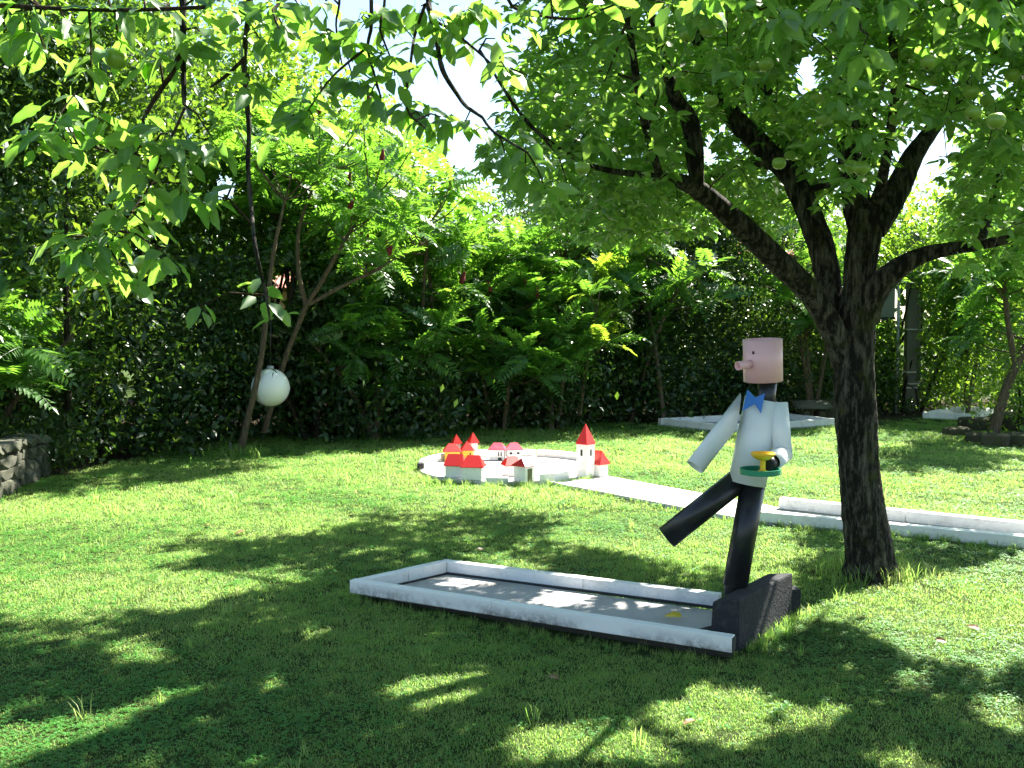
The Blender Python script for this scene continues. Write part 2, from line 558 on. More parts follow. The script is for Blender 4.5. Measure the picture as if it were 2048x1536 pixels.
def leaves_curved(c, d, n, L, W, droop=0.16, fold=0.14):
    """six-sided curved leaves: 7 verts, 6 triangles each"""
    s = unit(np.cross(d, n))
    n = np.cross(s, d)
    L, W = L[:, None], W[:, None]
    def at(t, k, h):
        return c + d * L * t + s * W * k + n * (W * h - L * droop * t * t)
    V = np.stack([at(0, 0, 0), at(0.28, 0.42, fold), at(0.65, 0.40, fold), at(1.0, 0, 0), at(0.65, -0.40, fold), at(0.28, -0.42, fold), at(0.5, 0, 0)], 1).reshape(-1, 3)
    i = np.arange(len(c))[:, None] * 7
    F = np.concatenate([i + np.array([t]) for t in ((0, 6, 1), (1, 6, 2), (2, 6, 3), (3, 6, 4), (4, 6, 5), (5, 6, 0))])
    return V, F, 7

def rand_unit(n, rng=RNG):
    return unit(rng.normal(size=(n, 3)))

def foliage_mesh(name, c, d, n, L, W, mat, curved=False):
    V, F, k = (leaves_curved if curved else leaves_simple)(c, d, n, L, W)
    vary = np.repeat(RNG.random(len(c)), k)
    return mesh_np(name, V, F, mat, vary)

def detail_leaf(name, seed, mat, ratio=0.52):
    """near leaf along +X, 1 long: cupped, bent, finely toothed outline"""
    r = np.random.default_rng(seed)
    nseg = 9
    bend, twist = r.uniform(0.12, 0.42), r.uniform(-0.35, 0.35)
    wav = r.uniform(0.01, 0.035)
    rows = []
    for i in range(nseg + 1):
        t = i / nseg
        w = ratio * 0.5 * (math.sin(math.pi * t ** 0.82) ** 0.8 if 0 < t < 1 else 0.0)
        w *= 1 + (0.06 if i % 2 else -0.04)
        a = twist * t
        z0 = -bend * t * t
        ed = 0.24 * w
        row = []
        for k in (-1, -0.3, 0, 0.3, 1):
            y = w * k
            z = z0 + ed * abs(k) + wav * math.sin(i * 1.9 + k * 2) * abs(k)
            row.append((t, y * math.cos(a) - (z - z0) * math.sin(a), z0 + y * math.sin(a) + (z - z0) * math.cos(a)))
        rows.append(row)
    V = [p for row in rows for p in row]
    F = []
    for i in range(nseg):
        for k in range(4):
            F.append((i * 5 + k, (i + 1) * 5 + k, (i + 1) * 5 + k + 1, i * 5 + k + 1))
    st = len(V)                                     # the leaf stalk
    V += [(-0.3, 0.012, 0.06), (-0.3, -0.012, 0.06), (0.02, 0.01, -0.004), (0.02, -0.01, -0.004)]
    F.append((st, st + 1, st + 3, st + 2))
    me = mesh_np(name, np.array(V), np.array(F), mat, None, True)
    a = me.attributes.new('rib', 'FLOAT', 'POINT')
    a.data.foreach_set('value', np.array([0, 0, 0.75, 0, 0] * (nseg + 1) + [0.5] * 4, dtype=np.float32))
    return me

def basis(c, d, n, scale):
    d = unit(d)
    s = unit(np.cross(n, d))
    n = np.cross(d, s)
    m = Matrix(((d[0] * scale, s[0] * scale, n[0] * scale, c[0]),
                (d[1] * scale, s[1] * scale, n[1] * scale, c[1]),
                (d[2] * scale, s[2] * scale, n[2] * scale, c[2]), (0, 0, 0, 1)))
    return m

def place(name, me, parent, c, d, n, scale):
    o = bpy.data.objects.new(name, me)
    COL.objects.link(o)
    adopt(o, parent)
    o.matrix_basis = basis(c, d, n, scale)
    return o

# ================================================================== THE SETTING
# places read off the photograph once
LANE = [G(697, 1160, 0.13), G(893, 1118, 0.13), G(1440, 1184, 0.13), G(1460, 1274, 0.13)]      # front left, back left, back right, front right (outer top edge)
CIRC = np.array([0.0, 11.65])
CIRC_R = 1.08
TRUNK = G(1742, 1150)
PATH_UP = [G(1150, 945), G(1545, 1018), G(2230, 1092)]
PATH_DN = [G(1095, 968), G(1518, 1050), G(2230, 1122)]

def far_lawn_edge(X):
    """depth where the mown grass gives way to bare earth under the hedge"""
    return 17.2 + 0.5 * np.sin(X * 0.9) - np.clip(-X - 3.8, 0, 9) * 4.5 + np.clip(X - 3, 0, 9) * 0.2

def ground_z(X, Y):
    return 0.010 * np.sin(X * 1.3 + 0.5 * Y) + 0.008 * np.sin(Y * 2.1 - X * 0.7) + 0.005 * np.sin(X * 4.1 + Y * 3.3)

def build_ground():
    xs = np.concatenate([[-400, -120, -40, -20], np.linspace(-12, 12, 121), [20, 40, 120, 400]])
    ys = np.concatenate([[-400, -60, -10, 0], np.linspace(2, 24, 111), [30, 45, 120, 500, 1200]])
    gx, gy = np.meshgrid(xs, ys)
    near = ((abs(gx) <= 12) & (gy >= 2) & (gy <= 24)).astype(float)
    V = np.stack([gx.ravel(), gy.ravel(), (ground_z(gx, gy) * near).ravel()], 1)
    w = len(xs)
    i = (np.arange(len(ys) - 1)[:, None] * w + np.arange(w - 1)[None]).ravel()
    F = np.stack([i, i + 1, i + w + 1, i + w], 1)
    me = mesh_np('lawn', V, F, M_ground, None, True)
    edge = far_lawn_edge(gx)
    bare = np.clip((gy - edge + 0.6) / 1.2, 0, 1) * np.clip((23.5 - gy) / 1.0, 0, 1)
    bare = np.maximum(bare, np.clip(1.25 - np.hypot(gx - TRUNK[0], gy - TRUNK[1]) / 0.42, 0, 1))
    a = me.attributes.new('bare', 'FLOAT', 'POINT')
    a.data.foreach_set('value', bare.ravel().astype(np.float32))
    o = link('lawn', me)
    o['kind'] = 'structure'
build_ground()

# ------------------------------------------------------------------ grass
def in_lane(XY, grow=0.0):
    X, Y = XY[:, 0], XY[:, 1]
    q = np.array([p[:2] for p in LANE])
    m = q.mean(0)
    q = m + (q - m) * 1.0
    bad = inside(XY, [tuple(p) for p in q])
    bad |= (np.hypot(X - CIRC[0], Y - CIRC[1]) < CIRC_R + 0.03)
    poly = [tuple(p[:2]) for p in PATH_UP] + [tuple(p[:2]) for p in PATH_DN[::-1]]
    bad |= inside(XY, poly)
    bad |= inside(XY, [(0.98, 5.1), (1.2, 5.12), (1.66, 5.85), (1.46, 5.86)])
    bad |= np.hypot(X - TRUNK[0], Y - TRUNK[1]) < 0.17
    for poly in FAR_LANES:
        bad |= inside(XY, [tuple(p[:2]) for p in poly])
    return bad

FAR_LANES = [[G(1316, 851), G(1450, 866), G(1672, 852), G(1560, 838)],
             [G(1845, 838), G(1960, 842), G(1990, 826), G(1900, 826)]]

def tuft_mesh(name, seed, nb, hmin, hmax, width, spread, lean):
    r = np.random.default_rng(seed)
    V, F = [], []
    vary = []
    for b in range(nb):
        a = r.uniform(0, 6.28)
        rad = spread * math.sqrt(r.random())
        x0, y0 = rad * math.cos(a), rad * math.sin(a)
        h = r.uniform(hmin, hmax)
        az = r.uniform(0, 6.28)
        ln = lean * r.uniform(0.2, 1.2) * h
        dx, dy = math.cos(az) * ln, math.sin(az) * ln
        w = width * r.uniform(0.7, 1.2)
        px, py = -math.sin(az) * w / 2, math.cos(az) * w / 2
        i = len(V)
        V += [(x0 - px, y0 - py, 0), (x0 + px, y0 + py, 0),
              (x0 + dx * 0.35 - px * 0.85, y0 + dy * 0.35 - py * 0.85, h * 0.6), (x0 + dx * 0.35 + px * 0.85, y0 + dy * 0.35 + py * 0.85, h * 0.6),
              (x0 + dx, y0 + dy, h * (1 - 0.12 * lean))]
        F += [(i, i + 1, i + 3), (i, i + 3, i + 2), (i + 2, i + 3, i + 4)]
        vary += [r.random()] * 5
    return mesh_np(name, np.array(V), np.array(F), L_grass, np.array(vary))

def clover_mesh(name, seed, nl, size, spread, h):
    r = np.random.default_rng(seed)
    c, d, n = [], [], []
    for k in range(nl):
        a = r.uniform(0, 6.28)
        rad = spread * math.sqrt(r.random())
        b = np.array([rad * math.cos(a), rad * math.sin(a), h * r.uniform(0.5, 1.1)])
        a0 = r.uniform(0, 6.28)
        for q in range(3):
            e = a0 + q * 2.09
            c.append(b)
            d.append((math.cos(e), math.sin(e), r.uniform(-0.2, 0.35)))
            n.append((r.normal(0, 0.2), r.normal(0, 0.2), 1))
    c, d, n = np.array(c), unit(np.array(d)), unit(np.array(n))
    L = np.full(len(c), size) * r.uniform(0.7, 1.2, len(c))
    V, F, k = leaves_simple(c, d, n, L, L * 0.85, 0.1)
    return mesh_np(name, V, F, L_clover, np.repeat(r.random(len(c)), 4))

def scatter(name, label, cat, protos, pts, scale, rot, idx):
    coll = bpy.data.collections.new(name + '_pieces')
    for i, me in enumerate(protos):
        coll.objects.link(bpy.data.objects.new('%s_piece_%02d' % (name, i), me))
    me = bpy.data.meshes.new(name)
    me.vertices.add(len(pts))
    me.vertices.foreach_set('co', np.ascontiguousarray(pts, dtype=np.float32).ravel())
    for nm, ty, arr in (('scl', 'FLOAT', scale), ('rot', 'FLOAT', rot), ('idx', 'INT', idx)):
        a = me.attributes.new(nm, ty, 'POINT')
        a.data.foreach_set('value', np.ascontiguousarray(arr, dtype=np.float32 if ty == 'FLOAT' else np.int32))
    o = link(name, me)
    set_props(o, label, cat, None, 'stuff')
    ng = bpy.data.node_groups.new(name + '_scatter', 'GeometryNodeTree')
    ng.interface.new_socket('Geometry', in_out='INPUT', socket_type='NodeSocketGeometry')
    ng.interface.new_socket('Geometry', in_out='OUTPUT', socket_type='NodeSocketGeometry')
    gi, go = ng.nodes.new('NodeGroupInput'), ng.nodes.new('NodeGroupOutput')
    ci = ng.nodes.new('GeometryNodeCollectionInfo')
    ci.inputs['Collection'].default_value = coll
    ci.inputs['Separate Children'].default_value = True
    ci.inputs['Reset Children'].default_value = True
    ip = ng.nodes.new('GeometryNodeInstanceOnPoints')
    ip.inputs['Pick Instance'].default_value = True
    def named(nm, ty):
        n = ng.nodes.new('GeometryNodeInputNamedAttribute')
        n.data_type = ty
        n.inputs['Name'].default_value = nm
        return n.outputs['Attribute']
    cx = ng.nodes.new('ShaderNodeCombineXYZ')
    ng.links.new(named('rot', 'FLOAT'), cx.inputs['Z'])
    ng.links.new(gi.outputs[0], ip.inputs['Points'])
    ng.links.new(ci.outputs[0], ip.inputs['Instance'])
    ng.links.new(named('idx', 'INT'), ip.inputs['Instance Index'])
    ng.links.new(cx.outputs[0], ip.inputs['Rotation'])
    ng.links.new(named('scl', 'FLOAT'), ip.inputs['Scale'])
    ng.links.new(ip.outputs[0], go.inputs[0])
    md = o.modifiers.new('scatter', 'NODES')
    md.node_group = ng
    return o

def build_grass():
    short = [tuft_mesh('grass_tuft', 100 + i, 30, 0.009, 0.025, 0.0029, 0.055, 1.2) for i in range(6)]
    tall = [tuft_mesh('tall_grass_tuft', 200 + i, 12, 0.05, 0.12, 0.0042, 0.03, 0.9) for i in range(4)]
    clover = [clover_mesh('clover_tuft', 300 + i, 12, 0.011, 0.07, 0.022) for i in range(4)]
    pts, scl, idx = [], [], []
    # bands of depth; farther tufts are larger and fewer
    for (y0, y1, dens, s) in ((3.2, 6.0, 760, 0.92), (6.0, 9.0, 500, 1.08), (9.0, 13.0, 250, 1.4), (13.0, 20.0, 130, 1.8)):
        half = 0.56 * y1 + 0.6
        n = int(dens * (y1 - y0) * 2 * half)
        p = np.stack([RNG.uniform(-half, half, n), RNG.uniform(y0, y1, n)], 1)
        ok = abs(p[:, 0]) < 0.55 * p[:, 1] + 0.5
        edge = far_lawn_edge(p[:, 0])
        ok &= RNG.random(n) < np.clip((edge - p[:, 1]) / 1.3, 0.0, 1)
        ok &= ~in_lane(p)
        ok &= RNG.random(n) < np.clip((np.hypot(p[:, 0] - TRUNK[0], p[:, 1] - TRUNK[1]) - 0.12) / 0.4, 0.15, 1)
        fd = LANE[3][:2] - LANE[0][:2]
        fl = np.linalg.norm(fd)
        rel = p - LANE[0][:2]
        al = rel @ fd / fl
        ac = abs(rel[:, 0] * fd[1] - rel[:, 1] * fd[0]) / fl
        ok &= ~((al > 0) & (al < fl) & (ac < 0.08) & (RNG.random(n) < 0.8))     # worn strip along the front plank
        p = p[ok]
        patch = np.sin(p[:, 0] * 1.7 + np.sin(p[:, 1] * 1.1) * 2) + np.sin(p[:, 1] * 2.3 + p[:, 0]) + RNG.normal(0, 0.8, len(p))
        kind = np.where(patch + RNG.normal(0, 1.6, len(p)) > 1.6, 2, 0)
        kind = np.where((RNG.random(len(p)) < 0.0015), 1, kind)
        sc = s * RNG.uniform(0.7, 1.3, len(p)) * (1 + 0.12 * np.clip(-patch, -1, 1.5))
        pts.append(p)
        scl.append(sc)
        idx.append(kind)
    # taller grass that the mower leaves along the planks, the block, the trunk and the edge of the green
    def along(a, b, n, w, s):
        t = RNG.random(n)[:, None]
        p = np.array(a[:2]) * (1 - t) + np.array(b[:2]) * t + RNG.normal(0, w, (n, 2))
        p = p[~in_lane(p)]
        pts.append(p)
        scl.append(RNG.uniform(0.5, 1.0, len(p)) * s)
        idx.append(np.full(len(p), 1))
    q = [p[:2] for p in LANE]
    off = unit(np.array([q[0] - q[1]]))[0] * 0.05
    along(q[0] + off, q[3] + off, 190, 0.035, 0.62)
    along(q[0], q[1], 80, 0.05, 0.65)
    along(q[1], q[2], 150, 0.06, 0.7)
    along((1.22, 5.2), (1.7, 5.86), 120, 0.06, 0.9)
    for a, b, n in ((PATH_DN[1], PATH_DN[2], 260), (PATH_UP[1], PATH_UP[2], 120), (PATH_DN[0], PATH_DN[1], 120)):
        along(a, b, n, 0.05, 0.9)
    for k in range(90):
        a = RNG.uniform(0, 6.28)
        rr = 0.17 + abs(RNG.normal(0, 0.12))
        pts.append(np.array([[TRUNK[0] + rr * math.cos(a), TRUNK[1] + rr * math.sin(a)]]))
        scl.append(np.array([RNG.uniform(0.7, 1.35)]))
        idx.append(np.array([1]))
    for k in range(150):
        a = RNG.uniform(math.pi * 0.95, math.pi * 1.8)
        rr = CIRC_R + 0.06 + abs(RNG.normal(0, 0.06))
        pts.append(np.array([[CIRC[0] + rr * math.cos(a), CIRC[1] + rr * math.sin(a)]]))
        scl.append(np.array([RNG.uniform(0.6, 1.0)]))
        idx.append(np.array([1]))
    b = G(480, 910)
    for k in range(60):
        pts.append((b[:2] + RNG.normal(0, 0.22, 2))[None])
        scl.append(np.array([RNG.uniform(0.9, 1.9)]))
        idx.append(np.array([1]))
    pts, scl, idx = np.concatenate(pts), np.concatenate(scl), np.concatenate(idx)
    p3 = np.stack([pts[:, 0], pts[:, 1], ground_z(pts[:, 0], pts[:, 1]) - 0.004], 1)
    rot = RNG.uniform(0, 6.28, len(p3))
    for nm, lab, cat, protos, k in (('lawn_grass', 'short mown green grass covering the whole lawn', 'grass', short, 0),
                                    ('long_grass', 'longer grass tufts left along planks and tree foot', 'grass', tall, 1),
                                    ('clover', 'low clover patches growing among the lawn grass', 'clover', clover, 2)):
        s = idx == k
        scatter(nm, lab, cat, protos, p3[s], scl[s], rot[s], RNG.integers(0, len(protos), s.sum()))
build_grass()

# ================================================================== NEAR GOLF LANE
def build_near_lane():
    A, B, C, D = [p[:2] for p in LANE]
    u = unit(D - A)
    v = unit(B - A)
    w = 0.062
    t = thing('golf_lane', 'near miniature golf lane with white plank border and grey floor', 'golf lane', (*((A + B + C + D) / 4), 0))
    z0, z1 = 0.05, 0.13
    def plank(a, b, ww=w, dz=0.0, za=z0):
        d = unit(np.array(b) - np.array(a))
        mb = MB()
        mb.bar(a, b, ww, za + dz, z1 + dz)
        return mb
    nA = v * (w / 2)
    f0, f1 = A + nA, D + nA
    for (s, e, dz) in ((0.0, 0.4200, 0.0005), (0.4205, 1.0, -0.0005)):
        plank(f0 + (f1 - f0) * s, f0 + (f1 - f0) * e, w, dz).build('front_plank', M_border, t, 0.004)
    g0, g1 = B - nA, C + u * 0.02 - nA
    for (s, e, dz) in ((0.0, 0.545, 0.0), (0.5455, 1.0, -0.001)):
        plank(g0 + (g1 - g0) * s, g0 + (g1 - g0) * e, w, dz).build('back_plank', M_white, t, 0.004)
    e0, e1 = A + u * (w / 2) + v * (w + 0.001), B + u * (w / 2) - v * (w + 0.001)
    for (s, e, dz) in ((0.0, 0.52, -0.001), (0.523, 1.0, 0.001)):
        plank(e0 + (e1 - e0) * s, e0 + (e1 - e0) * e, w, dz).build('end_plank', M_white, t, 0.004)
    # shade on the front plank's open end face, put in as a black sheet
    mb = MB()
    mb.bar(f1 + u * 0.0005, f1 + u * 0.006, w - 0.012, z0 + 0.006, z1 - 0.006)
    mb.build('plank_end_shade', M_dark, t)
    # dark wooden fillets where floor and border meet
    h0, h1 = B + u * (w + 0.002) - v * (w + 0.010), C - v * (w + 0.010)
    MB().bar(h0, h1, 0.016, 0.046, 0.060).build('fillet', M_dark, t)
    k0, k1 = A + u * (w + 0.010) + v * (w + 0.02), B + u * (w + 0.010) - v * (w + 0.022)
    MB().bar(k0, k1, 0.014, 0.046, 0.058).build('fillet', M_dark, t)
    # floor: a sheet of concrete whose last part curls up to the block
    a, b = A + u * w + v * w, B + u * w - v * w
    Lf = np.linalg.norm(D - A) - w
    ns = 14
    vs, fs = [], []
    for i in range(ns + 1):
        s = Lf * (0.0 + (i / ns) * 0.885)
        k = max(0.0, (i / ns - 0.86) / 0.14)
        for j in range(5):
            q = a + (b - a) * (j / 4) + u * s
            vs.append((q[0], q[1], 0.048 + 0.055 * k * k * (0.25 + 0.75 * (1 - j / 4))))
    for i in range(ns):
        for j in range(4):
            fs.append((i * 5 + j, (i + 1) * 5 + j, (i + 1) * 5 + j + 1, i * 5 + j + 1))
    n0 = len(vs)
    vs += [(x, y, z - 0.02) for (x, y, z) in vs]
    fs += [(f[3] + n0, f[2] + n0, f[1] + n0, f[0] + n0) for f in fs[:ns * 4]]
    fs += [(ns * 5 + j + 1, ns * 5 + j, ns * 5 + j + n0, ns * 5 + j + 1 + n0) for j in range(4)]
    MB().add(vs, fs).build('floor', M_floor, t)
    # footing below the border, set back and dark coloured
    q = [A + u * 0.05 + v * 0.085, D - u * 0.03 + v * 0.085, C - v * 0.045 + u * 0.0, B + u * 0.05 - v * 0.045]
    MB().prism(q, -0.05, 0.026).build('footing', M_footing, t)
build_near_lane()

# ------------------------------------------------------------------ the waiter made of pipes
def build_figure():
    Y = 5.5
    t = thing('pipe_figure', 'walking waiter figure of painted plastic pipes with pink cylinder head and blue bow tie', 'figure', (1.25, 5.5, 0))
    px = Y / FPX
    # block it is bolted to
    FR, BR = G(1478, 1297)[:2], G(1584, 1230)[:2]
    FL, BL = FR + np.array([-0.165, -0.03]), BR + np.array([-0.15, -0.01])
    bz = [FL, FR, BR, BL]
    low = [(x, y, -0.04) for x, y in bz]
    top = [(FL[0] + 0.02, FL[1] + 0.02, 0.255), (FR[0], FR[1], 0.262), (BR[0], BR[1], 0.252), (BL[0], BL[1], 0.25)]
    bl = MB().hexa(low, top).build('base_block', M_block, t, 0.012, seg=2)
    MB().bar((BR[0] - 0.02, BR[1] + 0.05), (BR[0] + 0.05, BR[1] + 0.06), 0.09, -0.03, 0.15).build('base_foot', M_block, bl, 0.006)
    # legs
    hip, foot = P(1507, 962, Y), P(1470, 1172, Y - 0.02)
    pipe(foot, hip, 0.068, 0.006).build('leg', M_black, t)
    pipe((foot[0] - 0.012, foot[1], 0.2), (foot[0] - 0.005, foot[1], 0.32), 0.05, 0.02, sides=24).build('leg_socket', M_black, t)
    kh, kf = P(1492, 948, Y + 0.02), P(1333, 1075, Y - 0.03)
    pipe(kf, kh, 0.066, 0.006).build('leg', M_black, t)
    # torso
    tb, tt = P(1494, 966, Y), P(1527, 799, Y)
    pipe(tb, tt, 0.104, 0.006, r1=0.102).build('torso', M_figwhite, t)
    # neck
    nb, nt_ = P(1528, 838, Y), P(1537, 750, Y)
    pipe(nb, nt_, 0.050, 0.005, sides=28).build('neck', M_black, t)
    # head
    hb, ht = P(1526.5, 762, Y + 0.01), P(1525, 678.5, Y - 0.004)
    hd = pipe(hb, ht, 0.1065, 0.005, sides=48).build('head', M_pink, t)
    d, s, u = frame_of(ht - hb)
    nose0 = P(1500, 728, Y - 0.06)
    nose1 = P(1475, 732, Y - 0.10)
    pipe(nose0, nose1, 0.024, 0.004, sides=24).build('nose', M_pink, hd)
    c = (hb + ht) / 2
    e = P(1504, 706, Y - 0.09)
    rad = e - c
    rad = rad - d * np.dot(rad, d)
    rad = unit(rad)
    ep = c + d * np.dot(e - c, d) + rad * 0.1065
    a1 = np.cross(d, rad)
    vs = [ep + rad * 0.003] + [ep + rad * (0.0022 - 0.0015) + (a1 * math.cos(k / 12 * 6.283) * 0.008 + d * math.sin(k / 12 * 6.283) * 0.010) for k in range(12)]
    MB().add(vs, [(0, 1 + k, 1 + (k + 1) % 12) for k in range(12)]).build('eye', M_eye, hd)
    # swinging arm, mitred to the shoulder
    a0, a1_ = P(1390, 934, Y - 0.10), P(1474, 825, Y - 0.01)
    nrm = unit(np.array([0.97, 0.0, -0.2]))
    pipe(a0, a1_, 0.052, 0.005, n1=nrm).build('arm', M_figwhite, t)
    # carrying arm: upper arm and forearm meet in a mitre at the elbow
    s0, el, fe = P(1557, 806, Y - 0.055), P(1566, 908, Y - 0.105), P(1543, 925, Y - 0.30)
    d1, d2 = unit(el - s0), unit(fe - el)
    mit = unit(d1 + d2)
    ua = pipe(s0, el, 0.050, 0.005, n1=mit).build('arm', M_figwhite, t)
    pipe(el, fe, 0.050, 0.005, n0=mit).build('forearm', M_figwhite, ua)
    d, s, u = frame_of(fe - el)
    hand = fe - d * 0.06
    pipe(hand, P(1535, 931, Y - 0.36), 0.034, 0.03, sides=20).build('hand', M_black, ua)
    # bow tie: two folded wings on the chest
    yb = Y - 0.125
    pts = [(1495, 779), (1511, 795), (1530, 787), (1522, 827), (1510, 808), (1485, 822)]
    w = []
    for i, (x, y) in enumerate(pts):
        w.append(P(x, y, yb + (0.012 if i in (1, 4) else -0.004 if i in (0, 5) else 0.004)))
    w = np.array(w)
    back = w + np.array([0, 0.006, 0])
    fs = [(0, 5, 4, 1), (1, 4, 3, 2), (7, 10, 11, 6), (8, 9, 10, 7)]
    fs += [(a, b, b + 6, a + 6) for a, b in ((0, 1), (1, 2), (2, 3), (3, 4), (4, 5), (5, 0))]
    MB().add(np.concatenate([w, back]), fs).build('bow_tie', M_blue, t)
    MB().bar(P(1509, 801, yb + 0.02)[:2], P(1511, 801, yb + 0.06)[:2], 0.02, P(1510, 805, yb)[2], P(1510, 797, yb)[2]).build('tie_clip', M_blue, t)
    # tray and goblet are carried
    tc = P(1520, 943, Y - 0.37)
    tr = thing('serving_tray', 'round green tray with low rim held out by the waiter figure', 'tray', tc)
    rr = 41 * (Y - 0.37) / FPX
    lathe(tc, [(0, -0.013), (rr * 0.97, -0.013), (rr, -0.011), (rr, 0.016), (rr - 0.006, 0.016), (rr - 0.008, -0.006), (0, -0.006)], 48, False).build('dish', M_green, tr)
    gb = tc + np.array([0.014, 0, -0.005])
    gt = thing('goblet', 'yellow goblet standing on the green tray', 'goblet', gb)
    H = P(1524, 905, Y - 0.37)[2] - gb[2]
    lathe(gb, [(0, 0.001), (0.034, 0.001), (0.033, 0.005), (0.016, 0.014), (0.0145, 0.02)], 28).build('foot', M_yellow, gt)
    lathe(gb, [(0.0145, 0.0195), (0.0145, H * 0.62)], 24).build('stem', M_yellow, gt)
    lathe(gb, [(0.0146, H * 0.60), (0.034, H * 0.66), (0.053, H * 0.78), (0.061, H * 0.90), (0.061, H), (0.057, H), (0.05, H * 0.85), (0.0, H * 0.74)], 36).build('bowl', M_yellow, gt)
build_figure()

# ================================================================== VILLAGE GREEN
def build_green():
    t = thing('golf_green', 'round pale concrete golf green carrying the toy village', 'golf green', (CIRC[0], CIRC[1], 0))
    poly = [(CIRC[0] + CIRC_R * math.cos(a), CIRC[1] + CIRC_R * math.sin(a)) for a in np.linspace(0, 2 * math.pi, 64, endpoint=False)]
    MB().prism(poly, -0.05, 0.034).build('floor', M_slab, t)
    def arc(a0, a1, r=CIRC_R, h=0.115, w=0.075, mat=M_white):
        n = max(3, int(abs(a1 - a0) / 0.09))
        vs, fs = [], []
        for i in range(n + 1):
            a = R(a0) + (R(a1) - R(a0)) * i / n
            c, s = math.cos(a), math.sin(a)
            for (rr, z) in ((r - w, 0.036), (r + 0.004, 0.0), (r + 0.004, h), (r - w, h)):
                vs.append((CIRC[0] + rr * c, CIRC[1] + rr * s, z))
        for i in range(n):
            for k in range(4):
                fs.append((i * 4 + k, i * 4 + (k + 1) % 4, (i + 1) * 4 + (k + 1) % 4, (i + 1) * 4 + k))
        fs += [(0, 1, 2, 3)[::-1], tuple(n * 4 + k for k in range(4))]
        return MB().add(vs, fs).build('border', mat, t, 0)
    arc(8, 72); arc(74, 118); arc(120, 150); arc(152, 186)
    MB().bar((CIRC[0] - CIRC_R + 0.01, CIRC[1] - 0.13), (CIRC[0] - CIRC_R + 0.035, CIRC[1] - 0.205), 0.062, 0.045, 0.108).build('border_end', M_dark, t)
    arc(255, 268, h=0.075); 
    arc(286, 305, h=0.11)
build_green()

def toy_house(name, label, c, w, d, h, rh, rot, wall, roof, hip=0.5, wins=(), doors=(), z=0.037, over=0.018, group='toy houses of the village green', ridge_x=True):
    """little building: w along its own x, d along its own y; windows as (face, u, v, width, height)"""
    t = thing(name, label, 'toy house', (c[0], c[1], z), group)
    cr, sr = math.cos(rot), math.sin(rot)
    def T(x, y, zz):
        return (c[0] + x * cr - y * sr, c[1] + x * sr + y * cr, z + zz)
    x, y = w / 2, d / 2
    MB().hexa([T(-x, -y, 0), T(x, -y, 0), T(x, y, 0), T(-x, y, 0)], [T(-x, -y, h), T(x, -y, h), T(x, y, h), T(-x, y, h)]).build('wall', wall, t, 0.002, seg=1)
    xo, yo = x + over, y + over
    rx = xo - hip * yo
    b = [T(-xo, -yo, h + 0.001), T(xo, -yo, h + 0.001), T(xo, yo, h + 0.001), T(-xo, yo, h + 0.001)]
    e = [T(-xo, -yo, h + 0.008), T(xo, -yo, h + 0.008), T(xo, yo, h + 0.008), T(-xo, yo, h + 0.008)]
    if rx > 0.003:
        r = [T(-rx, 0, h + rh), T(rx, 0, h + rh)]
        fs = [(3, 2, 1, 0), (0, 1, 5, 4), (1, 2, 6, 5), (2, 3, 7, 6), (3, 0, 4, 7), (4, 5, 9, 8), (6, 7, 8, 9), (5, 6, 9), (7, 4, 8)]
    else:
        r = [T(0, 0, h + rh)]
        fs = [(3, 2, 1, 0), (0, 1, 5, 4), (1, 2, 6, 5), (2, 3, 7, 6), (3, 0, 4, 7), (4, 5, 8), (5, 6, 8), (6, 7, 8), (7, 4, 8)]
    MB().add(b + e + r, fs).build('roof', roof, t)
    def opening(nm, face, u, v, ww, hh, mat):
        e = 0.002
        if face == 's': q = [T(u - ww / 2, -y - e, v), T(u + ww / 2, -y - e, v), T(u + ww / 2, -y - e, v + hh), T(u - ww / 2, -y - e, v + hh)]; n = (0, 1)
        elif face == 'e': q = [T(x + e, u - ww / 2, v), T(x + e, u + ww / 2, v), T(x + e, u + ww / 2, v + hh), T(x + e, u - ww / 2, v + hh)]; n = (-1, 0)
        else: q = [T(-x - e, u + ww / 2, v), T(-x - e, u - ww / 2, v), T(-x - e, u - ww / 2, v + hh), T(-x - e, u + ww / 2, v + hh)]; n = (1, 0)
        dn = np.array([n[0] * cr - n[1] * sr, n[0] * sr + n[1] * cr, 0]) * 0.006
        MB().hexa(q, [np.array(p) + dn for p in q]).build(nm, mat, t)
    for (f, u, v, ww, hh) in wins:
        opening('window', f, u, v, ww, hh, M_dark)
    for (f, u, v, ww, hh) in doors:
        opening('door', f, u, v, ww, hh, M_dark if name != 'gate_house' else M_olive)
    return t

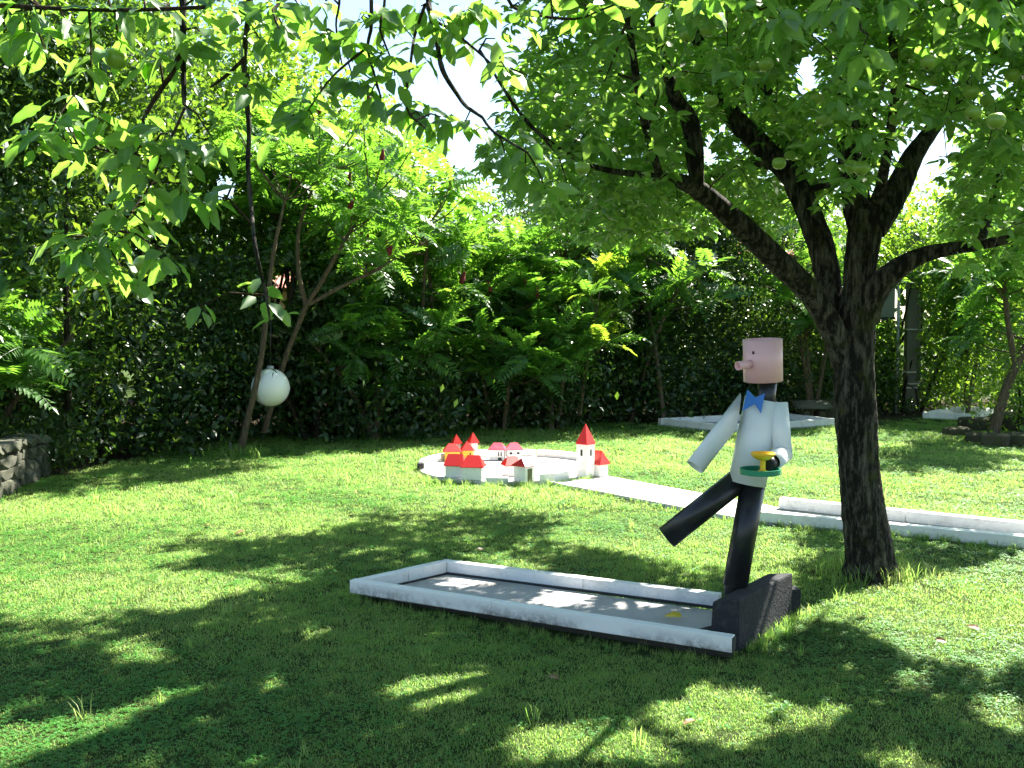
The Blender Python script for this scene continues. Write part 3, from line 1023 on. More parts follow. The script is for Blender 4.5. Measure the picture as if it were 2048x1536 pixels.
def build_village():
    k = 11.6 / FPX
    g = lambda x, y: G(x, y, 0.037)[:2]
    toy_house('toy_house', 'toy house with red hipped roof, leftmost of the front pair', g(911, 953), 0.20, 0.17, 0.125, 0.125, R(-8), M_white, M_red, 0.35)
    toy_house('toy_house', 'toy house with red hipped roof, right one of the front pair', g(947, 958), 0.215, 0.18, 0.135, 0.125, R(-8), M_white, M_red, 0.55)
    toy_house('toy_house', 'toy house with bright red roof behind the doorway house', g(1023, 951), 0.17, 0.15, 0.115, 0.10, R(20), M_white, M_red, 0.6)
    toy_house('gate_house', 'toy house with open olive doorway at the front edge of the green', g(1048, 962), 0.16, 0.16, 0.165, 0.085, R(50), M_white, M_red, 0.6,
              doors=(('s', 0.0, 0.004, 0.075, 0.135),))
    toy_house('toy_house', 'yellow toy house with red hipped roof at the left of the green', g(904, 921), 0.185, 0.16, 0.115, 0.095, R(6), M_ochre, M_red, 0.7)
    toy_house('toy_tower', 'small pointed toy tower behind the left yellow house', g(913, 911), 0.085, 0.085, 0.155, 0.12, R(20), M_white, M_red, 1.0)
    toy_house('toy_house', 'yellow toy house with steep red roof beside the white turret', g(934, 917), 0.13, 0.13, 0.105, 0.115, R(12), M_ochre, M_red, 1.0, wins=(('s', 0.03, 0.05, 0.018, 0.028),))
    toy_house('toy_tower', 'slim white toy tower with red spire beside the yellow houses', g(946, 913), 0.09, 0.09, 0.175, 0.135, R(25), M_white, M_red, 1.0)
    toy_house('toy_house', 'white toy house with faded red roof and two slit windows at the back', g(995, 919), 0.185, 0.16, 0.125, 0.085, R(-6), M_white, M_rose, 0.65,
              wins=(('s', 0.022, 0.055, 0.014, 0.05), ('s', 0.055, 0.055, 0.014, 0.05)), doors=(('s', 0.038, 0.002, 0.045, 0.034),))
    toy_house('toy_house', 'white toy house with faded red roof and low wide windows at the back', g(1028, 919), 0.18, 0.16, 0.125, 0.085, R(5), M_white, M_rose, 0.65,
              wins=(('s', -0.045, 0.075, 0.034, 0.026), ('s', 0.045, 0.075, 0.034, 0.026)), doors=(('s', 0.02, 0.002, 0.034, 0.04),))
    toy_house('toy_church_tower', 'tall white toy church tower with pointed red spire by the lane', g(1171, 953), 0.145, 0.145, 0.36, 0.225, R(-42), M_white, M_red, 1.0,
              wins=(('s', 0.0, 0.235, 0.026, 0.068), ('e', 0.0, 0.235, 0.026, 0.068)), over=0.006)
    toy_house('toy_house', 'low toy chapel with red roof against the church tower', g(1197, 951), 0.155, 0.15, 0.13, 0.15, R(-42), M_white, M_red, 0.5)
build_village()

# ------------------------------------------------------------------ lane to the right, far lanes
def build_lanes():
    t = thing('golf_lane', 'long pale concrete lane running from toy village past the apple trunk', 'golf lane', (*(PATH_UP[1][:2]), 0))
    up, dn = [p[:2] for p in PATH_UP], [p[:2] for p in PATH_DN]
    MB().prism([up[0], dn[0], dn[1], up[1]], -0.05, 0.030).build('floor', M_slab, t)
    MB().prism([up[1], dn[1], dn[2], up[2]], -0.05, 0.026).build('floor', M_floor, t)
    MB().bar(dn[1] + (dn[2] - dn[1]) * 0.0, dn[1] + (dn[2] - dn[1]) * 0.36, 0.10, 0.028, 0.115, 0.05).build('border', M_white, t, 0.006)
    MB().bar(dn[1] + (dn[2] - dn[1]) * 0.362, dn[2], 0.10, 0.026, 0.115, 0.05).build('border', M_white, t, 0.006)
    st = up[1] + (up[2] - up[1]) * 0.035
    MB().bar(st, st + (up[2] - st) * 0.42, 0.10, 0.028, 0.125, -0.05).build('border', M_white, t, 0.006)
    MB().bar(st + (up[2] - st) * 0.422, up[2], 0.10, 0.028, 0.125, -0.05).build('border', M_white, t, 0.006)
    for poly, lab, fm in ((FAR_LANES[0], 'distant white bordered golf lane in front of the dark hedge', M_floor),
                          (FAR_LANES[1], 'small distant golf lane near the concrete pole', M_slab)):
        q = [p[:2] for p in poly]
        t = thing('golf_lane', lab, 'golf lane', (*(sum(q) / 4), 0))
        MB().prism(q, -0.05, 0.025).build('floor', fm, t)
        for i in range(4):
            MB().bar(q[i], q[(i + 1) % 4], 0.09, 0.0, 0.12 + 0.002 * i, 0.05 if fm is M_floor else 0.05).build('border', M_white, t)
build_lanes()

# ------------------------------------------------------------------ stones: wall at the left, mound, bench
def rock_mesh(name, seed, mat, sub=2):
    import bmesh
    r = np.random.default_rng(seed)
    bm = bmesh.new()
    bmesh.ops.create_icosphere(bm, subdivisions=sub, radius=0.5)
    k = r.normal(size=(5, 3)) * 1.6
    ph = r.random(5) * 6.28
    for v in bm.verts:
        p = np.array(v.co)
        q = np.clip(p * 1.35, -0.46, 0.46)          # boxy
        f = 1 + 0.10 * sum(math.sin(np.dot(k[i], p) * 3 + ph[i]) for i in range(5)) / 1.8
        v.co = Vector(tuple(q * f))
    me = bpy.data.meshes.new(name)
    bm.to_mesh(me)
    bm.free()
    me.polygons.foreach_set('use_smooth', [False] * len(me.polygons))
    me.materials.append(mat)
    return me

def build_stones():
    meshes = [rock_mesh('stone', 40 + i, M_stone) for i in range(5)]
    a, b = G(-260, 1110)[:2], G(92, 952)[:2]
    t = thing('stone_wall', 'low rough stone wall at the left edge of the lawn', 'wall', (*(a + b) / 2, 0))
    d = unit(b - a)
    n = np.array([-d[1], d[0]])
    Lw = np.linalg.norm(b - a)
    MB().bar(a + d * 0.05, b - d * 0.08, 0.30, -0.05, 0.40, 0.17).build('core', M_mortar, t)
    r = np.random.default_rng(3)
    for row, (z, h) in enumerate(((0.06, 0.17), (0.20, 0.15), (0.33, 0.14), (0.44, 0.11))):
        s = r.uniform(-0.05, 0.1)
        while s < Lw:
            ln = r.uniform(0.16, 0.34)
            c = a + d * (s + ln / 2) + n * (0.17 if row == 3 else 0.10)
            o = bpy.data.objects.new('stone', meshes[int(r.integers(5))])
            COL.objects.link(o)
            adopt(o, t)
            o.location = (c[0], c[1], z + r.normal(0, 0.012))
            o.rotation_euler = (r.normal(0, 0.07), r.normal(0, 0.07), math.atan2(d[1], d[0]) + r.normal(0, 0.08) + (math.pi if r.random() < .5 else 0))
            o.scale = (ln * 1.06, (0.42 if row == 3 else 0.28) * r.uniform(0.9, 1.1), h * r.uniform(0.95, 1.2))
            s += ln
    for z in (0.09, 0.24, 0.37):                       # the end of the wall
        o = bpy.data.objects.new('stone', meshes[int(r.integers(5))])
        COL.objects.link(o)
        adopt(o, t)
        c = b + n * 0.2 - d * 0.06
        o.location = (c[0], c[1], z)
        o.rotation_euler = (0, 0, math.atan2(d[1], d[0]) + 0.1)
        o.scale = (0.22, 0.42, 0.2)
    # rocks at the foot of the right-hand tree
    rocks = [rock_mesh('rock', 70 + i, M_rock) for i in range(4)]
    places = [(1915, 872, .5, .22), (1950, 884, .42, .22), (1990, 892, .5, .30), (2035, 890, .6, .3), (1965, 862, .5, .36), (2010, 858, .6, .42), (2050, 866, .6, .4), (1935, 855, .4, .3), (2075, 890, .5, .3)]
    words_ = ['leftmost rock at the foot of the right-hand tree', 'small low rock second from the left in the rock heap', 'broad front rock of the heap under the right-hand tree',
              'front rock of the heap at the right edge', 'darker rock behind the small low one', 'big mossy rock at the back of the heap', 'back rock of the heap at the right edge',
              'upper left rock of the heap beside the lane', 'rightmost rock of the heap under the small tree']
    for i, (x, y, w, h) in enumerate(places):
        c = G(x, y)
        o = bpy.data.objects.new('rock', rocks[i % 4])
        COL.objects.link(o)
        o.location = (c[0], c[1], h * 0.24)
        o.rotation_euler = (0, 0, i * 1.3)
        o.scale = (w * 0.75, w * 0.65, h * 0.8)
        set_props(o, words_[i], 'rock', 'rocks under the right-hand tree')
    # stone bench in the shade behind the figure
    c = G(1625, 843)
    t = thing('stone_bench', 'grey rounded stone slab bench before the dark hedge', 'bench', c)
    s = bpy.data.objects.new('slab', rock_mesh('slab', 91, M_stone))
    COL.objects.link(s); adopt(s, t)
    s.location = (c[0], c[1], 0.30); s.scale = (0.62, 0.5, 0.16)
    for dx in (-0.14, 0.14):
        l = bpy.data.objects.new('leg', rocks[0])
        COL.objects.link(l); adopt(l, t)
        l.location = (c[0] + dx, c[1], 0.10); l.scale = (0.14, 0.3, 0.26)
    c = G(1655, 836)
    o = bpy.data.objects.new('rock', rocks[2])
    COL.objects.link(o)
    o.location = (c[0] + 0.12, c[1] + 0.3, 0.14); o.scale = (0.6, 0.5, 0.42); o.rotation_euler = (0, 0, 0.6)
    set_props(o, 'dark rock beside the stone bench and apple trunk', 'rock')
build_stones()

# ------------------------------------------------------------------ pole, board, lantern, buildings
def build_pole():
    c = G(1820, 822)
    t = thing('utility_pole', 'weathered concrete utility pole with pale bands among the shrubs', 'pole', c)
    def sect(z0, z1, k0, k1):
        def ring(k, z):
            w, d = 0.13 * k, 0.10 * k
            return [(c[0] - w, c[1] - d, z), (c[0] + w, c[1] - d, z), (c[0] + w, c[1] + d, z), (c[0] - w, c[1] + d, z)]
        return MB().hexa(ring(k0, z0), ring(k1, z1))
    sect(-0.05, 3.5, 1.0, 0.8).build('shaft', M_pole, t, 0.012)
    for s in (-1, 1):
        MB().hexa([(c[0] + s * 0.115 - .028, c[1] - 0.135, -0.05), (c[0] + s * 0.115 + .028, c[1] - 0.135, -0.05), (c[0] + s * 0.115 + .028, c[1] - 0.10, -0.05), (c[0] + s * 0.115 - .028, c[1] - 0.10, -0.05)],
                  [(c[0] + s * 0.092 - .024, c[1] - 0.112, 3.45), (c[0] + s * 0.092 + .024, c[1] - 0.112, 3.45), (c[0] + s * 0.092 + .024, c[1] - 0.075, 3.45), (c[0] + s * 0.092 - .024, c[1] - 0.075, 3.45)]).build('flange', M_pole, t)
    for y in (660, 745, 768, 776):
        z = P(1820, y, c[1])[2]
        MB().hexa([(c[0] - .14, c[1] - .15, z), (c[0] + .14, c[1] - .15, z), (c[0] + .14, c[1] + .12, z), (c[0] - .14, c[1] + .12, z)],
                  [(c[0] - .14, c[1] - .15, z + .025), (c[0] + .14, c[1] - .15, z + .025), (c[0] + .14, c[1] + .12, z + .025), (c[0] - .14, c[1] + .12, z + .025)]).build('band', M_white, t)
    Yb = c[1] - 0.6
    q = P(1795, 795, Yb)
    t = thing('notice_board', 'grey green board on a thin metal post left of the concrete pole', 'board', (q[0], q[1], 0))
    a, b = P(1762, 634, Yb), P(1790, 575, Yb)
    MB().hexa([(a[0], Yb - .02, a[2]), (b[0], Yb - .02, a[2]), (b[0], Yb + .02, a[2]), (a[0], Yb + .02, a[2])],
              [(a[0], Yb - .02, b[2]), (b[0], Yb - .02, b[2]), (b[0], Yb + .02, b[2]), (a[0], Yb + .02, b[2])]).build('panel', M_board, t, 0.004)
    MB().hexa([(a[0] - .02, Yb - .035, a[2] - .05), (b[0] + .01, Yb - .035, a[2] - .05), (b[0] + .01, Yb + .02, a[2] - .05), (a[0] - .02, Yb + .02, a[2] - .05)],
              [(a[0] - .02, Yb - .035, a[2]), (b[0] + .01, Yb - .035, a[2]), (b[0] + .01, Yb + .02, a[2]), (a[0] - .02, Yb + .02, a[2])]).build('frame', M_dark, t)
    pipe((q[0], Yb + 0.05, -0.05), (q[0], Yb + 0.05, b[2] + .05), 0.028, 0.004, sides=14).build('post', M_steel, t)
build_pole()

def build_lantern():
    Y = 13.35
    c = P(541, 775, Y)
    r = 38 * Y / FPX
    t = thing('globe_lamp', 'white globe lantern hanging among the leaning sumac stems', 'lantern', c)
    prof = [(r * math.sin(a), -r * math.cos(a)) for a in np.linspace(0.0, math.pi, 25)]
    lathe(c, prof, 40).build('globe', M_globe, t)
    lathe(c, [(r * 1.003, -0.006), (r * 1.008, 0), (r * 1.003, 0.006)], 40).build('seam', M_globe, t)
    lathe(c, [(0.045, r * 0.98), (0.045, r + 0.035), (0.0, r + 0.04)], 20).build('cap', M_steel, t)
    pipe(c + np.array([0, 0, r + 0.03]), c + np.array([0.02, 0, r + 0.75]), 0.008, 0.003, sides=8).build('cable', M_black, t)
build_lantern()

def build_houses():
    for (px, py, eave, Y, wl, lab, half) in ((566, 546, 578, 24.0, M_plaster, 'small building with pale red tiled roof glimpsed through the sumacs', 1.1),
                                         (1572, 503, 512, 27.0, M_plaster, 'ochre gabled building glimpsed between the apple limbs', 1.3)):
        c = P(px, py, Y)
        ze = P(px, eave, Y)[2]
        t = thing('house', lab, 'house', (c[0], Y, 0))
        MB().hexa([(c[0] - half, Y - .4, 0), (c[0] + half, Y - .4, 0), (c[0] + half, Y + 2.4, 0), (c[0] - half, Y + 2.4, 0)],
                  [(c[0] - half, Y - .4, ze), (c[0] + half, Y - .4, ze), (c[0] + half, Y + 2.4, ze), (c[0] - half, Y + 2.4, ze)]).build('wall', wl, t)
        vs, fs = [], []
        n = 40
        for i in range(n + 1):                       # rolls of tiles running down the slope
            x = c[0] - half - .2 + (2 * half + .4) * i / n
            zz = 0.045 * (i % 2)
            vs += [(x, Y - .7, ze - .02 + zz), (x, Y + 1.0, c[2] + .35 + zz), (x, Y + 2.7, ze + zz)]
        for i in range(n):
            fs += [(i * 3, i * 3 + 3, i * 3 + 4, i * 3 + 1), (i * 3 + 1, i * 3 + 4, i * 3 + 5, i * 3 + 2)]
        MB().add(vs, fs).build('roof', M_tile, t)
build_houses()

# ================================================================== TREES
# openings seen in the photograph: sky, and two peepholes through the thicket
SKY = [[(560, -400), (565, 0), (640, 40), (690, 110), (760, 150), (800, 215), (870, 250), (895, 340), (945, 338), (985, 280), (1010, 200), (1000, 120), (1010, 0), (1010, -400)],
       [(1835, 270), (1925, 265), (1920, 335), (1840, 345)], [(425, 350), (470, 345), (475, 395), (430, 400)]]
PEEP = [[(543, 540), (590, 540), (590, 600), (560, 625), (543, 600)], [(238, 735), (268, 738), (274, 815), (250, 810)], [(1556, 495), (1592, 500), (1588, 528), (1560, 522)],
        [(1803, 575), (1838, 575), (1838, 800), (1803, 800)], [(1758, 572), (1797, 572), (1797, 640), (1758, 640)]]

def open_view(p):
    q, _ = project(p)
    bad = np.zeros(len(q), bool)
    for poly in SKY + PEEP:
        bad |= inside(q, poly)
    return ~bad

def shrub(name, label, cat, blobs, n, size, mat, stems=0, stem_mat=M_dbark, clump=0.34, per=26, group=None, seed=0, upright=0.5, aspect=0.6):
    """bush or tree crown: leaves in clumps through several ellipsoids, stems below"""
    r = np.random.default_rng(900 + seed)
    base = blobs[0]
    t = thing(name, label, cat, (base[0], base[1], 0), group)
    vol = np.array([b[3] * b[4] * b[5] for b in blobs])
    K = max(4, n // per)
    which = r.choice(len(blobs), K, p=vol / vol.sum())
    B = np.array(blobs)[which]
    d = unit(r.normal(size=(K, 3)))
    rad = r.random(K) ** 0.5                        # towards the outside
    cc = B[:, :3] + d * B[:, 3:6] * rad[:, None]
    cc = cc[(cc[:, 2] > 0.12)]
    cc = cc[open_view(cc)]
    K = len(cc)
    sz = r.uniform(0.6, 1.5, K) * clump
    c = np.repeat(cc, per, 0) + r.normal(size=(K * per, 3)) * np.repeat(sz, per)[:, None] * np.array([1, 1, 0.6])
    keep = (c[:, 2] > 0.03) & open_view(c)
    c = c[keep]
    m = len(c)
    dd = unit(r.normal(size=(m, 3)) + np.array([0, 0, -0.25]))
    nn = unit(r.normal(size=(m, 3)) * 0.8 + np.array([0, -0.1, upright * 1.6]))
    csz = np.repeat(r.choice([0.6, 0.85, 1.0, 1.25, 1.6], K, p=[.2, .25, .25, .2, .1]), per)[keep]
    csh = np.repeat(r.random(K), per)[keep]
    L = size * csz * r.uniform(0.65, 1.35, m)
    V, F, k4 = leaves_simple(c, dd, nn, L, L * aspect * np.clip(1.2 - 0.25 * csz, 0.6, 1.1))
    vary = np.repeat((csh + r.normal(0, 0.10, m)) % 1.0, k4)
    link('foliage', mesh_np('foliage', V, F, mat, vary), t, 'stuff')
    for k in range(stems):
        tgt = cc[r.integers(K)]
        b = np.array([base[0] + r.normal(0, base[3] * 0.35), base[1] + r.normal(0, base[4] * 0.3), -0.05])
        top = np.array([b[0] * 0.5 + tgt[0] * 0.5, b[1] * 0.5 + tgt[1] * 0.5, max(tgt[2], base[2])])
        mid = (b + top) / 2 + np.array([r.normal(0, 0.15), r.normal(0, 0.1), 0.1])
        rr = r.uniform(0.018, 0.05)
        pp, pr = resample([b, mid, top], [rr, rr * 0.75, rr * 0.3], 0.25)
        link('stem', mesh_np('stem', *tube(pp, pr, 6), stem_mat, None, True), t)
    return t

# ---- apple leaves as meshes for the near ones
APPLE_LEAF = [detail_leaf('leaf', 500 + i, L_apple, 0.40 + 0.05 * (i % 3)) for i in range(7)]

def nearest_node(nodes, p):
    return int(np.argmin(((nodes - p) ** 2).sum(1)))

def twig_path(a, b, sag, rng):
    m = (a + b) / 2 + np.array([0, 0, sag]) + rng.normal(0, 0.06, 3) * np.linalg.norm(b - a)
    pp, _ = resample([a, m, b], [1, 1, 1], 0.12)
    return pp

def leaf_frames(tip, k, rng, droop=0.55, outward=None):
    """k leaves round a spur: start points, directions, normals"""
    a = rng.uniform(0, 6.28) + np.arange(k) * 2.4
    el = rng.uniform(-0.2, 0.7, k)
    d = np.stack([np.cos(a) * np.cos(el), np.sin(a) * np.cos(el), np.sin(el)], 1)
    d = unit(d + np.array([0, 0, -droop]) + rng.normal(0, 0.25, (k, 3)))
    n = unit(np.array([0, 0, 1.0]) + rng.normal(0, 0.45, (k, 3)))
    c = tip + d * 0.012 + rng.normal(0, 0.012, (k, 3))
    return c, d, n

def build_leafy(t, c, d, n, L, nobj=300):
    """the leaves that show largest become single parts, the rest one part"""
    q, dep = project(c)
    vis = (q[:, 0] > -10) & (q[:, 0] < 2058) & (q[:, 1] > -10) & (q[:, 1] < 1540) & (dep > 0.3)
    size = np.where(vis, L / np.maximum(dep, 0.3), 0)
    order = np.argsort(-size)
    big = order[:nobj]
    big = big[size[big] > 0]
    for i in big:
        place('leaf', APPLE_LEAF[int(i) % 7], t, c[i] + d[i] * L[i] * 0.12, d[i], n[i], L[i])
    m = np.ones(len(c), bool)
    m[big] = False
    if m.any():
        link('foliage', foliage_mesh('foliage', c[m], d[m], n[m], L[m], L[m] * RNG.uniform(0.46, 0.6, m.sum()), L_apple, True), t, 'stuff')

# lit patches of the lawn: no leaf cluster may stand where its shadow would fall on them
LIT = [[(1490, 1215), (1600, 1180), (1700, 1195), (2048, 1120), (2400, 1110), (2400, 1340), (2048, 1325), (1960, 1335), (1830, 1300), (1700, 1240), (1560, 1270), (1500, 1300)],
       [(1290, 1400), (1400, 1385), (1510, 1395), (1530, 1440), (1490, 1505), (1390, 1480), (1300, 1440)],
       [(1560, 1440), (1640, 1415), (1700, 1425), (1690, 1460), (1600, 1470)],
       [(1930, 1400), (2060, 1390), (2060, 1490), (1960, 1450)], [(1780, 1335), (1860, 1350), (1840, 1385), (1790, 1375)],
       [(740, 1420), (800, 1375), (960, 1335), (985, 1355), (890, 1400), (850, 1420)], [(485, 1380), (530, 1350), (585, 1355), (560, 1385)],
       [(1040, 1500), (1200, 1475), (1310, 1490), (1380, 1540), (1040, 1545)],
       [(0, 1440), (190, 1425), (330, 1385), (430, 1375), (330, 1405), (180, 1465), (0, 1520), (-300, 1540), (-300, 1440)],
       [(-200, 1095), (200, 1080), (370, 1040), (420, 1000), (700, 1000), (700, 1050), (560, 1080), (340, 1095), (300, 1130), (480, 1150), (640, 1165), (480, 1180), (350, 1210), (200, 1210), (150, 1240), (-200, 1210)],
       [(1740, 1500), (1830, 1495), (1850, 1540), (1740, 1545)], [(190, 1300), (260, 1280), (345, 1320), (280, 1335)],
       [(880, 900), (1240, 900), (1640, 960), (1640, 1010), (1350, 1060), (1200, 1040), (1000, 1000), (880, 990)],
       [(1100, 1060), (1400, 1075), (1500, 1140), (1330, 1120), (1150, 1090)],
       [(860, 1185), (910, 1168), (990, 1172), (970, 1188), (900, 1195)], [(1160, 1185), (1230, 1188), (1220, 1200), (1160, 1198)], [(1210, 1226), (1310, 1220), (1320, 1236), (1230, 1240)],
       [(1360, 1225), (1420, 1225), (1400, 1250), (1330, 1250)], [(900, 1110), (1000, 1120), (1100, 1140), (1000, 1140)], [(1480, 1100), (1560, 1120), (1600, 1220), (1520, 1250)]]

def shadow_hits(p):
    """where a point's shadow falls, as a pixel of the lawn, tested against the lit patches"""
    t = p[:, 2:3] / SUN_DIR[2]
    g = p - SUN_DIR[None] * t
    ok = g[:, 1] > 1.5
    q, _ = project(np.where(ok[:, None], g, np.array([[0, 50.0, 0]])))
    lit = np.zeros(len(p), bool)
    for poly in LIT:
        pl = np.array(poly, float)
        m = pl.mean(0)
        d = pl - m
        ln = np.linalg.norm(d, axis=1, keepdims=True)
        pl = m + d * (1 + (24.0 if ln.mean() > 75 else 9.0) / np.maximum(ln, 1))       # leaves reach a little past their spur
        lit |= inside(q, [tuple(v) for v in pl])
    # small flecks of sun between the boughs
    X, Yg = g[:, 0], g[:, 1]
    f = np.sin(X * 5.1 + 1.3 * np.sin(Yg * 3.7)) + np.sin(Yg * 6.3 + 1.7 * np.sin(X * 2.9 + 1.0)) + 0.7 * np.sin(X * 2.3 - Yg * 3.1 + 0.6)
    lit |= f > 1.85
    return lit & ok

CROWN = [(990, -3000), (1000, 0), (1030, 130), (1000, 220), (955, 295), (1000, 395), (1100, 440), (1180, 495), (1290, 495), (1390, 470), (1480, 455), (1560, 470), (1640, 420),
         (1700, 390), (1790, 330), (1830, 250), (1900, 250), (1880, 420), (1885, 520), (1930, 630), (2048, 650), (2600, 650), (2600, -3000)]
HOLES = [[(1580, 110), (1640, 100), (1650, 170), (1590, 190)], [(1745, 160), (1800, 160), (1790, 210), (1750, 205)], [(1400, 280), (1430, 270), (1435, 320), (1405, 320)]]

# the limbs stand clear of leaves here
LIMB_VIEW = [[(1350, 350), (1425, 335), (1560, 470), (1690, 620), (1660, 690), (1560, 560)], [(1350, 170), (1415, 175), (1415, 350), (1365, 360)],
             [(1415, 180), (1500, 205), (1610, 330), (1690, 560), (1640, 560), (1560, 380), (1480, 300)], [(1690, 380), (1760, 400), (1850, 270), (1880, 300), (1790, 480), (1690, 520)], [(1740, 520), (1890, 470), (1890, 520), (1760, 600)]]

APPLES = [(1322, 42, 29), (1312, 65, 24), (1369, 58, 27), (1415, 60, 31), (1451, 58, 25), (1375, 71, 30), (1532, 129, 30), (1510, 133, 24), (1423, 202, 27), (1637, 97, 24), (1633, 196, 27),
          (1645, 238, 28), (1558, 327, 27), (1579, 311, 21), (1722, 337, 31), (1702, 333, 29), (1673, 268, 22), (1857, 125, 32), (1942, 184, 30), (1992, 242, 36), (1946, 28, 32), (1974, 202, 27),
          (1946, 226, 32), (1873, 161, 26), (1165, 336, 30), (1240, 30, 24), (1580, 20, 22), (1790, 240, 24), (1480, 95, 22), (2025, 150, 30), (1130, 250, 24)]

def build_apple_tree():
    rng = np.random.default_rng(21)
    b = TRUNK
    Y = b[1]
    t = thing('apple_tree', 'old spreading apple tree with dark ridged trunk and green apples', 'tree', b)
    S = Y / FPX
    trunk = [P(1742, 1165, Y), P(1741, 1120, Y), P(1731, 1040, Y), P(1722, 960, Y), P(1714, 860, Y), P(1708, 760, Y), P(1710, 660, Y), P(1716, 580, Y), P(1724, 500, Y), P(1738, 425, Y)]
    trad = [80 * S, 54 * S, 46 * S, 44 * S, 43 * S, 43 * S, 42 * S, 33 * S, 36 * S, 37 * S]
    trad = [r * 0.91 for r in trad]
    pp, pr = resample(trunk, trad, 0.03)
    link('trunk', mesh_np('trunk', *tube(pp, pr, 44, 0.045, rng), M_bark, None, True), t)
    limbs = [
        ([(1698, 742, Y), (1672, 670, Y - .05), (1625, 590, Y - .15), (1560, 525, Y - .3), (1470, 440, Y - .5), (1385, 372, Y - .7), (1300, 352, Y - .9), (1180, 330, Y - 1.2), (1060, 250, Y - 1.5), (960, 100, Y - 1.7)], [26, 26, 24, 24, 22, 18, 7, 5, 4, 2]),
        ([(1394, 372, Y - .7), (1389, 310, Y - .75), (1378, 240, Y - .8), (1345, 185, Y - .9), (1320, 80, Y - 1.0), (1250, -80, Y - 1.2), (1150, -240, Y - 1.6)], [13, 18, 18, 13, 8, 6, 2]),
        ([(1688, 730, Y + .05), (1664, 610, Y + .1), (1650, 520, Y + .2), (1620, 430, Y + .3), (1580, 350, Y + .4), (1520, 290, Y + .5), (1450, 215, Y + .6), (1410, 120, Y + .7), (1330, -60, Y + 1.0), (1200, -200, Y + 1.6)], [24, 25, 25, 24, 23, 22, 19, 14, 9, 3]),
        ([(1730, 470, Y), (1712, 400, Y + .1), (1700, 310, Y + .2), (1695, 200, Y + .4), (1680, 60, Y + .6), (1640, -120, Y + 1.0), (1560, -300, Y + 1.6)], [30, 28, 24, 20, 14, 8, 3]),
        ([(1742, 455, Y), (1790, 390, Y + .05), (1828, 310, Y + .1), (1880, 240, Y + .2), (1935, 175, Y + .3), (2020, 80, Y + .5), (2150, -100, Y + .9)], [32, 25, 20, 13, 10, 8, 3]),
        ([(1728, 640, Y), (1752, 580, Y - .1), (1800, 535, Y - .2), (1865, 505, Y - .3), (1960, 490, Y - .5), (2060, 465, Y - .7), (2250, 380, Y - .9), (2400, 200, Y - .9)], [28, 27, 21, 15, 10, 9, 7, 3]),
        ([(1745, 430, Y), (1770, 330, Y - .4), (1790, 150, Y - 1.0), (1750, -60, Y - 1.6), (1650, -250, Y - 2.2), (1500, -420, Y - 2.8)], [14, 10, 8, 7, 5, 3]),
        ([(1715, 420, Y + .1), (1740, 250, Y + .9), (1780, 100, Y + 1.8), (1800, -20, Y + 2.6), (1780, -100, Y + 3.4)], [14, 10, 8, 6, 3]),
        ([(1590, 380, Y + .4), (1540, 200, Y + 1.2), (1450, 40, Y + 2.2), (1330, -40, Y + 3.0), (1220, -60, Y + 3.6)], [15, 12, 9, 6, 3]),
        ([(1960, 490, Y - .5), (2000, 350, Y + .2), (2050, 150, Y + 1.0), (2100, 20, Y + 1.8), (2140, -60, Y + 2.4)], [8, 7, 6, 5, 3]),
        ([(1320, 355, Y - .85), (1280, 200, Y - 1.6), (1240, -50, Y - 2.3), (1150, -300, Y - 2.8)], [8, 8, 6, 3]),
    ]
    nodes, nrad = [], []
    for pts, rads in limbs:
        path = [P(*p) for p in pts]
        rr = [r * p[2] / FPX for r, p in zip(rads, pts)]
        pp, pr = resample(path, rr, 0.05)
        link('limb', mesh_np('limb', *tube(pp, pr, 18, 0.06, rng), M_bark, None, True), t)
        nodes.append(pp[6:])
        nrad.append(pr[6:])
    for (x0, y0, x1, y1, dy, r0) in ((1545, 330, 1480, 330, -.15, 11), (1600, 385, 1660, 368, -.1, 8), (1345, 185, 1335, 205, -.1, 10)):   # pruned stubs
        pp, pr = resample([P(x0, y0, Y + .3), P(x1, y1, Y + .3 + dy)], [r0 * S, r0 * S * 0.8], 0.05)
        link('stub', mesh_np('stub', *tube(pp, pr, 12, 0.05, rng), M_bark, None, True), t)
    nodes, nrad = np.concatenate(nodes), np.concatenate(nrad)
    # secondary branches reach out into the crown
    cc, cr = np.array([2.3, 7.3, 3.75]), np.array([4.3, 4.3, 1.9])
    tips = cc + unit(rng.normal(size=(16000, 3))) * cr * (rng.random((16000, 1)) ** 0.4)
    def allowed(p):
        q, dep = project(p)
        inframe = (q[:, 0] > -60) & (q[:, 0] < 2110) & (q[:, 1] > -40) & (dep > 0)
        ok = inside(q, CROWN) | ~inframe
        for h in HOLES:
            ok &= ~inside(q, h)
        ok &= (p[:, 2] > 1.9)
        for h in LIMB_VIEW:
            ok &= ~(inside(q, h) & (p[:, 1] < TRUNK[1] + 0.4))
        ok &= ~((dep < 3.6) & inframe)
        for (ax, ay, asz) in APPLES:
            ok &= ~((np.hypot(q[:, 0] - ax, q[:, 1] - ay + 6) < asz * 0.5 + 7) & (dep < 0.066 * FPX / asz + 0.05))
        # keep the sun free for the branches that hang near the viewer
        k = (p[:, 1] - 2.9) / SUN_DIR[1]
        h = p - SUN_DIR[None] * k[:, None]
        ok &= ~((k > 0.3) & (h[:, 0] > -1.5) & (h[:, 0] < 0.5) & (h[:, 2] > 1.8) & (h[:, 2] < 2.75) & (rng.random(len(p)) < 0.9))
        return ok & ~(shadow_hits(p) & (rng.random(len(p)) < np.where(inframe, 0.93, 1.0)))
    tips = tips[allowed(tips)]
    tips = tips[:1900]
    print('tips', len(tips))
    twigs, spurs = [], []
    d0 = np.array([np.sqrt(((nodes - p) ** 2).sum(1).min()) for p in tips])
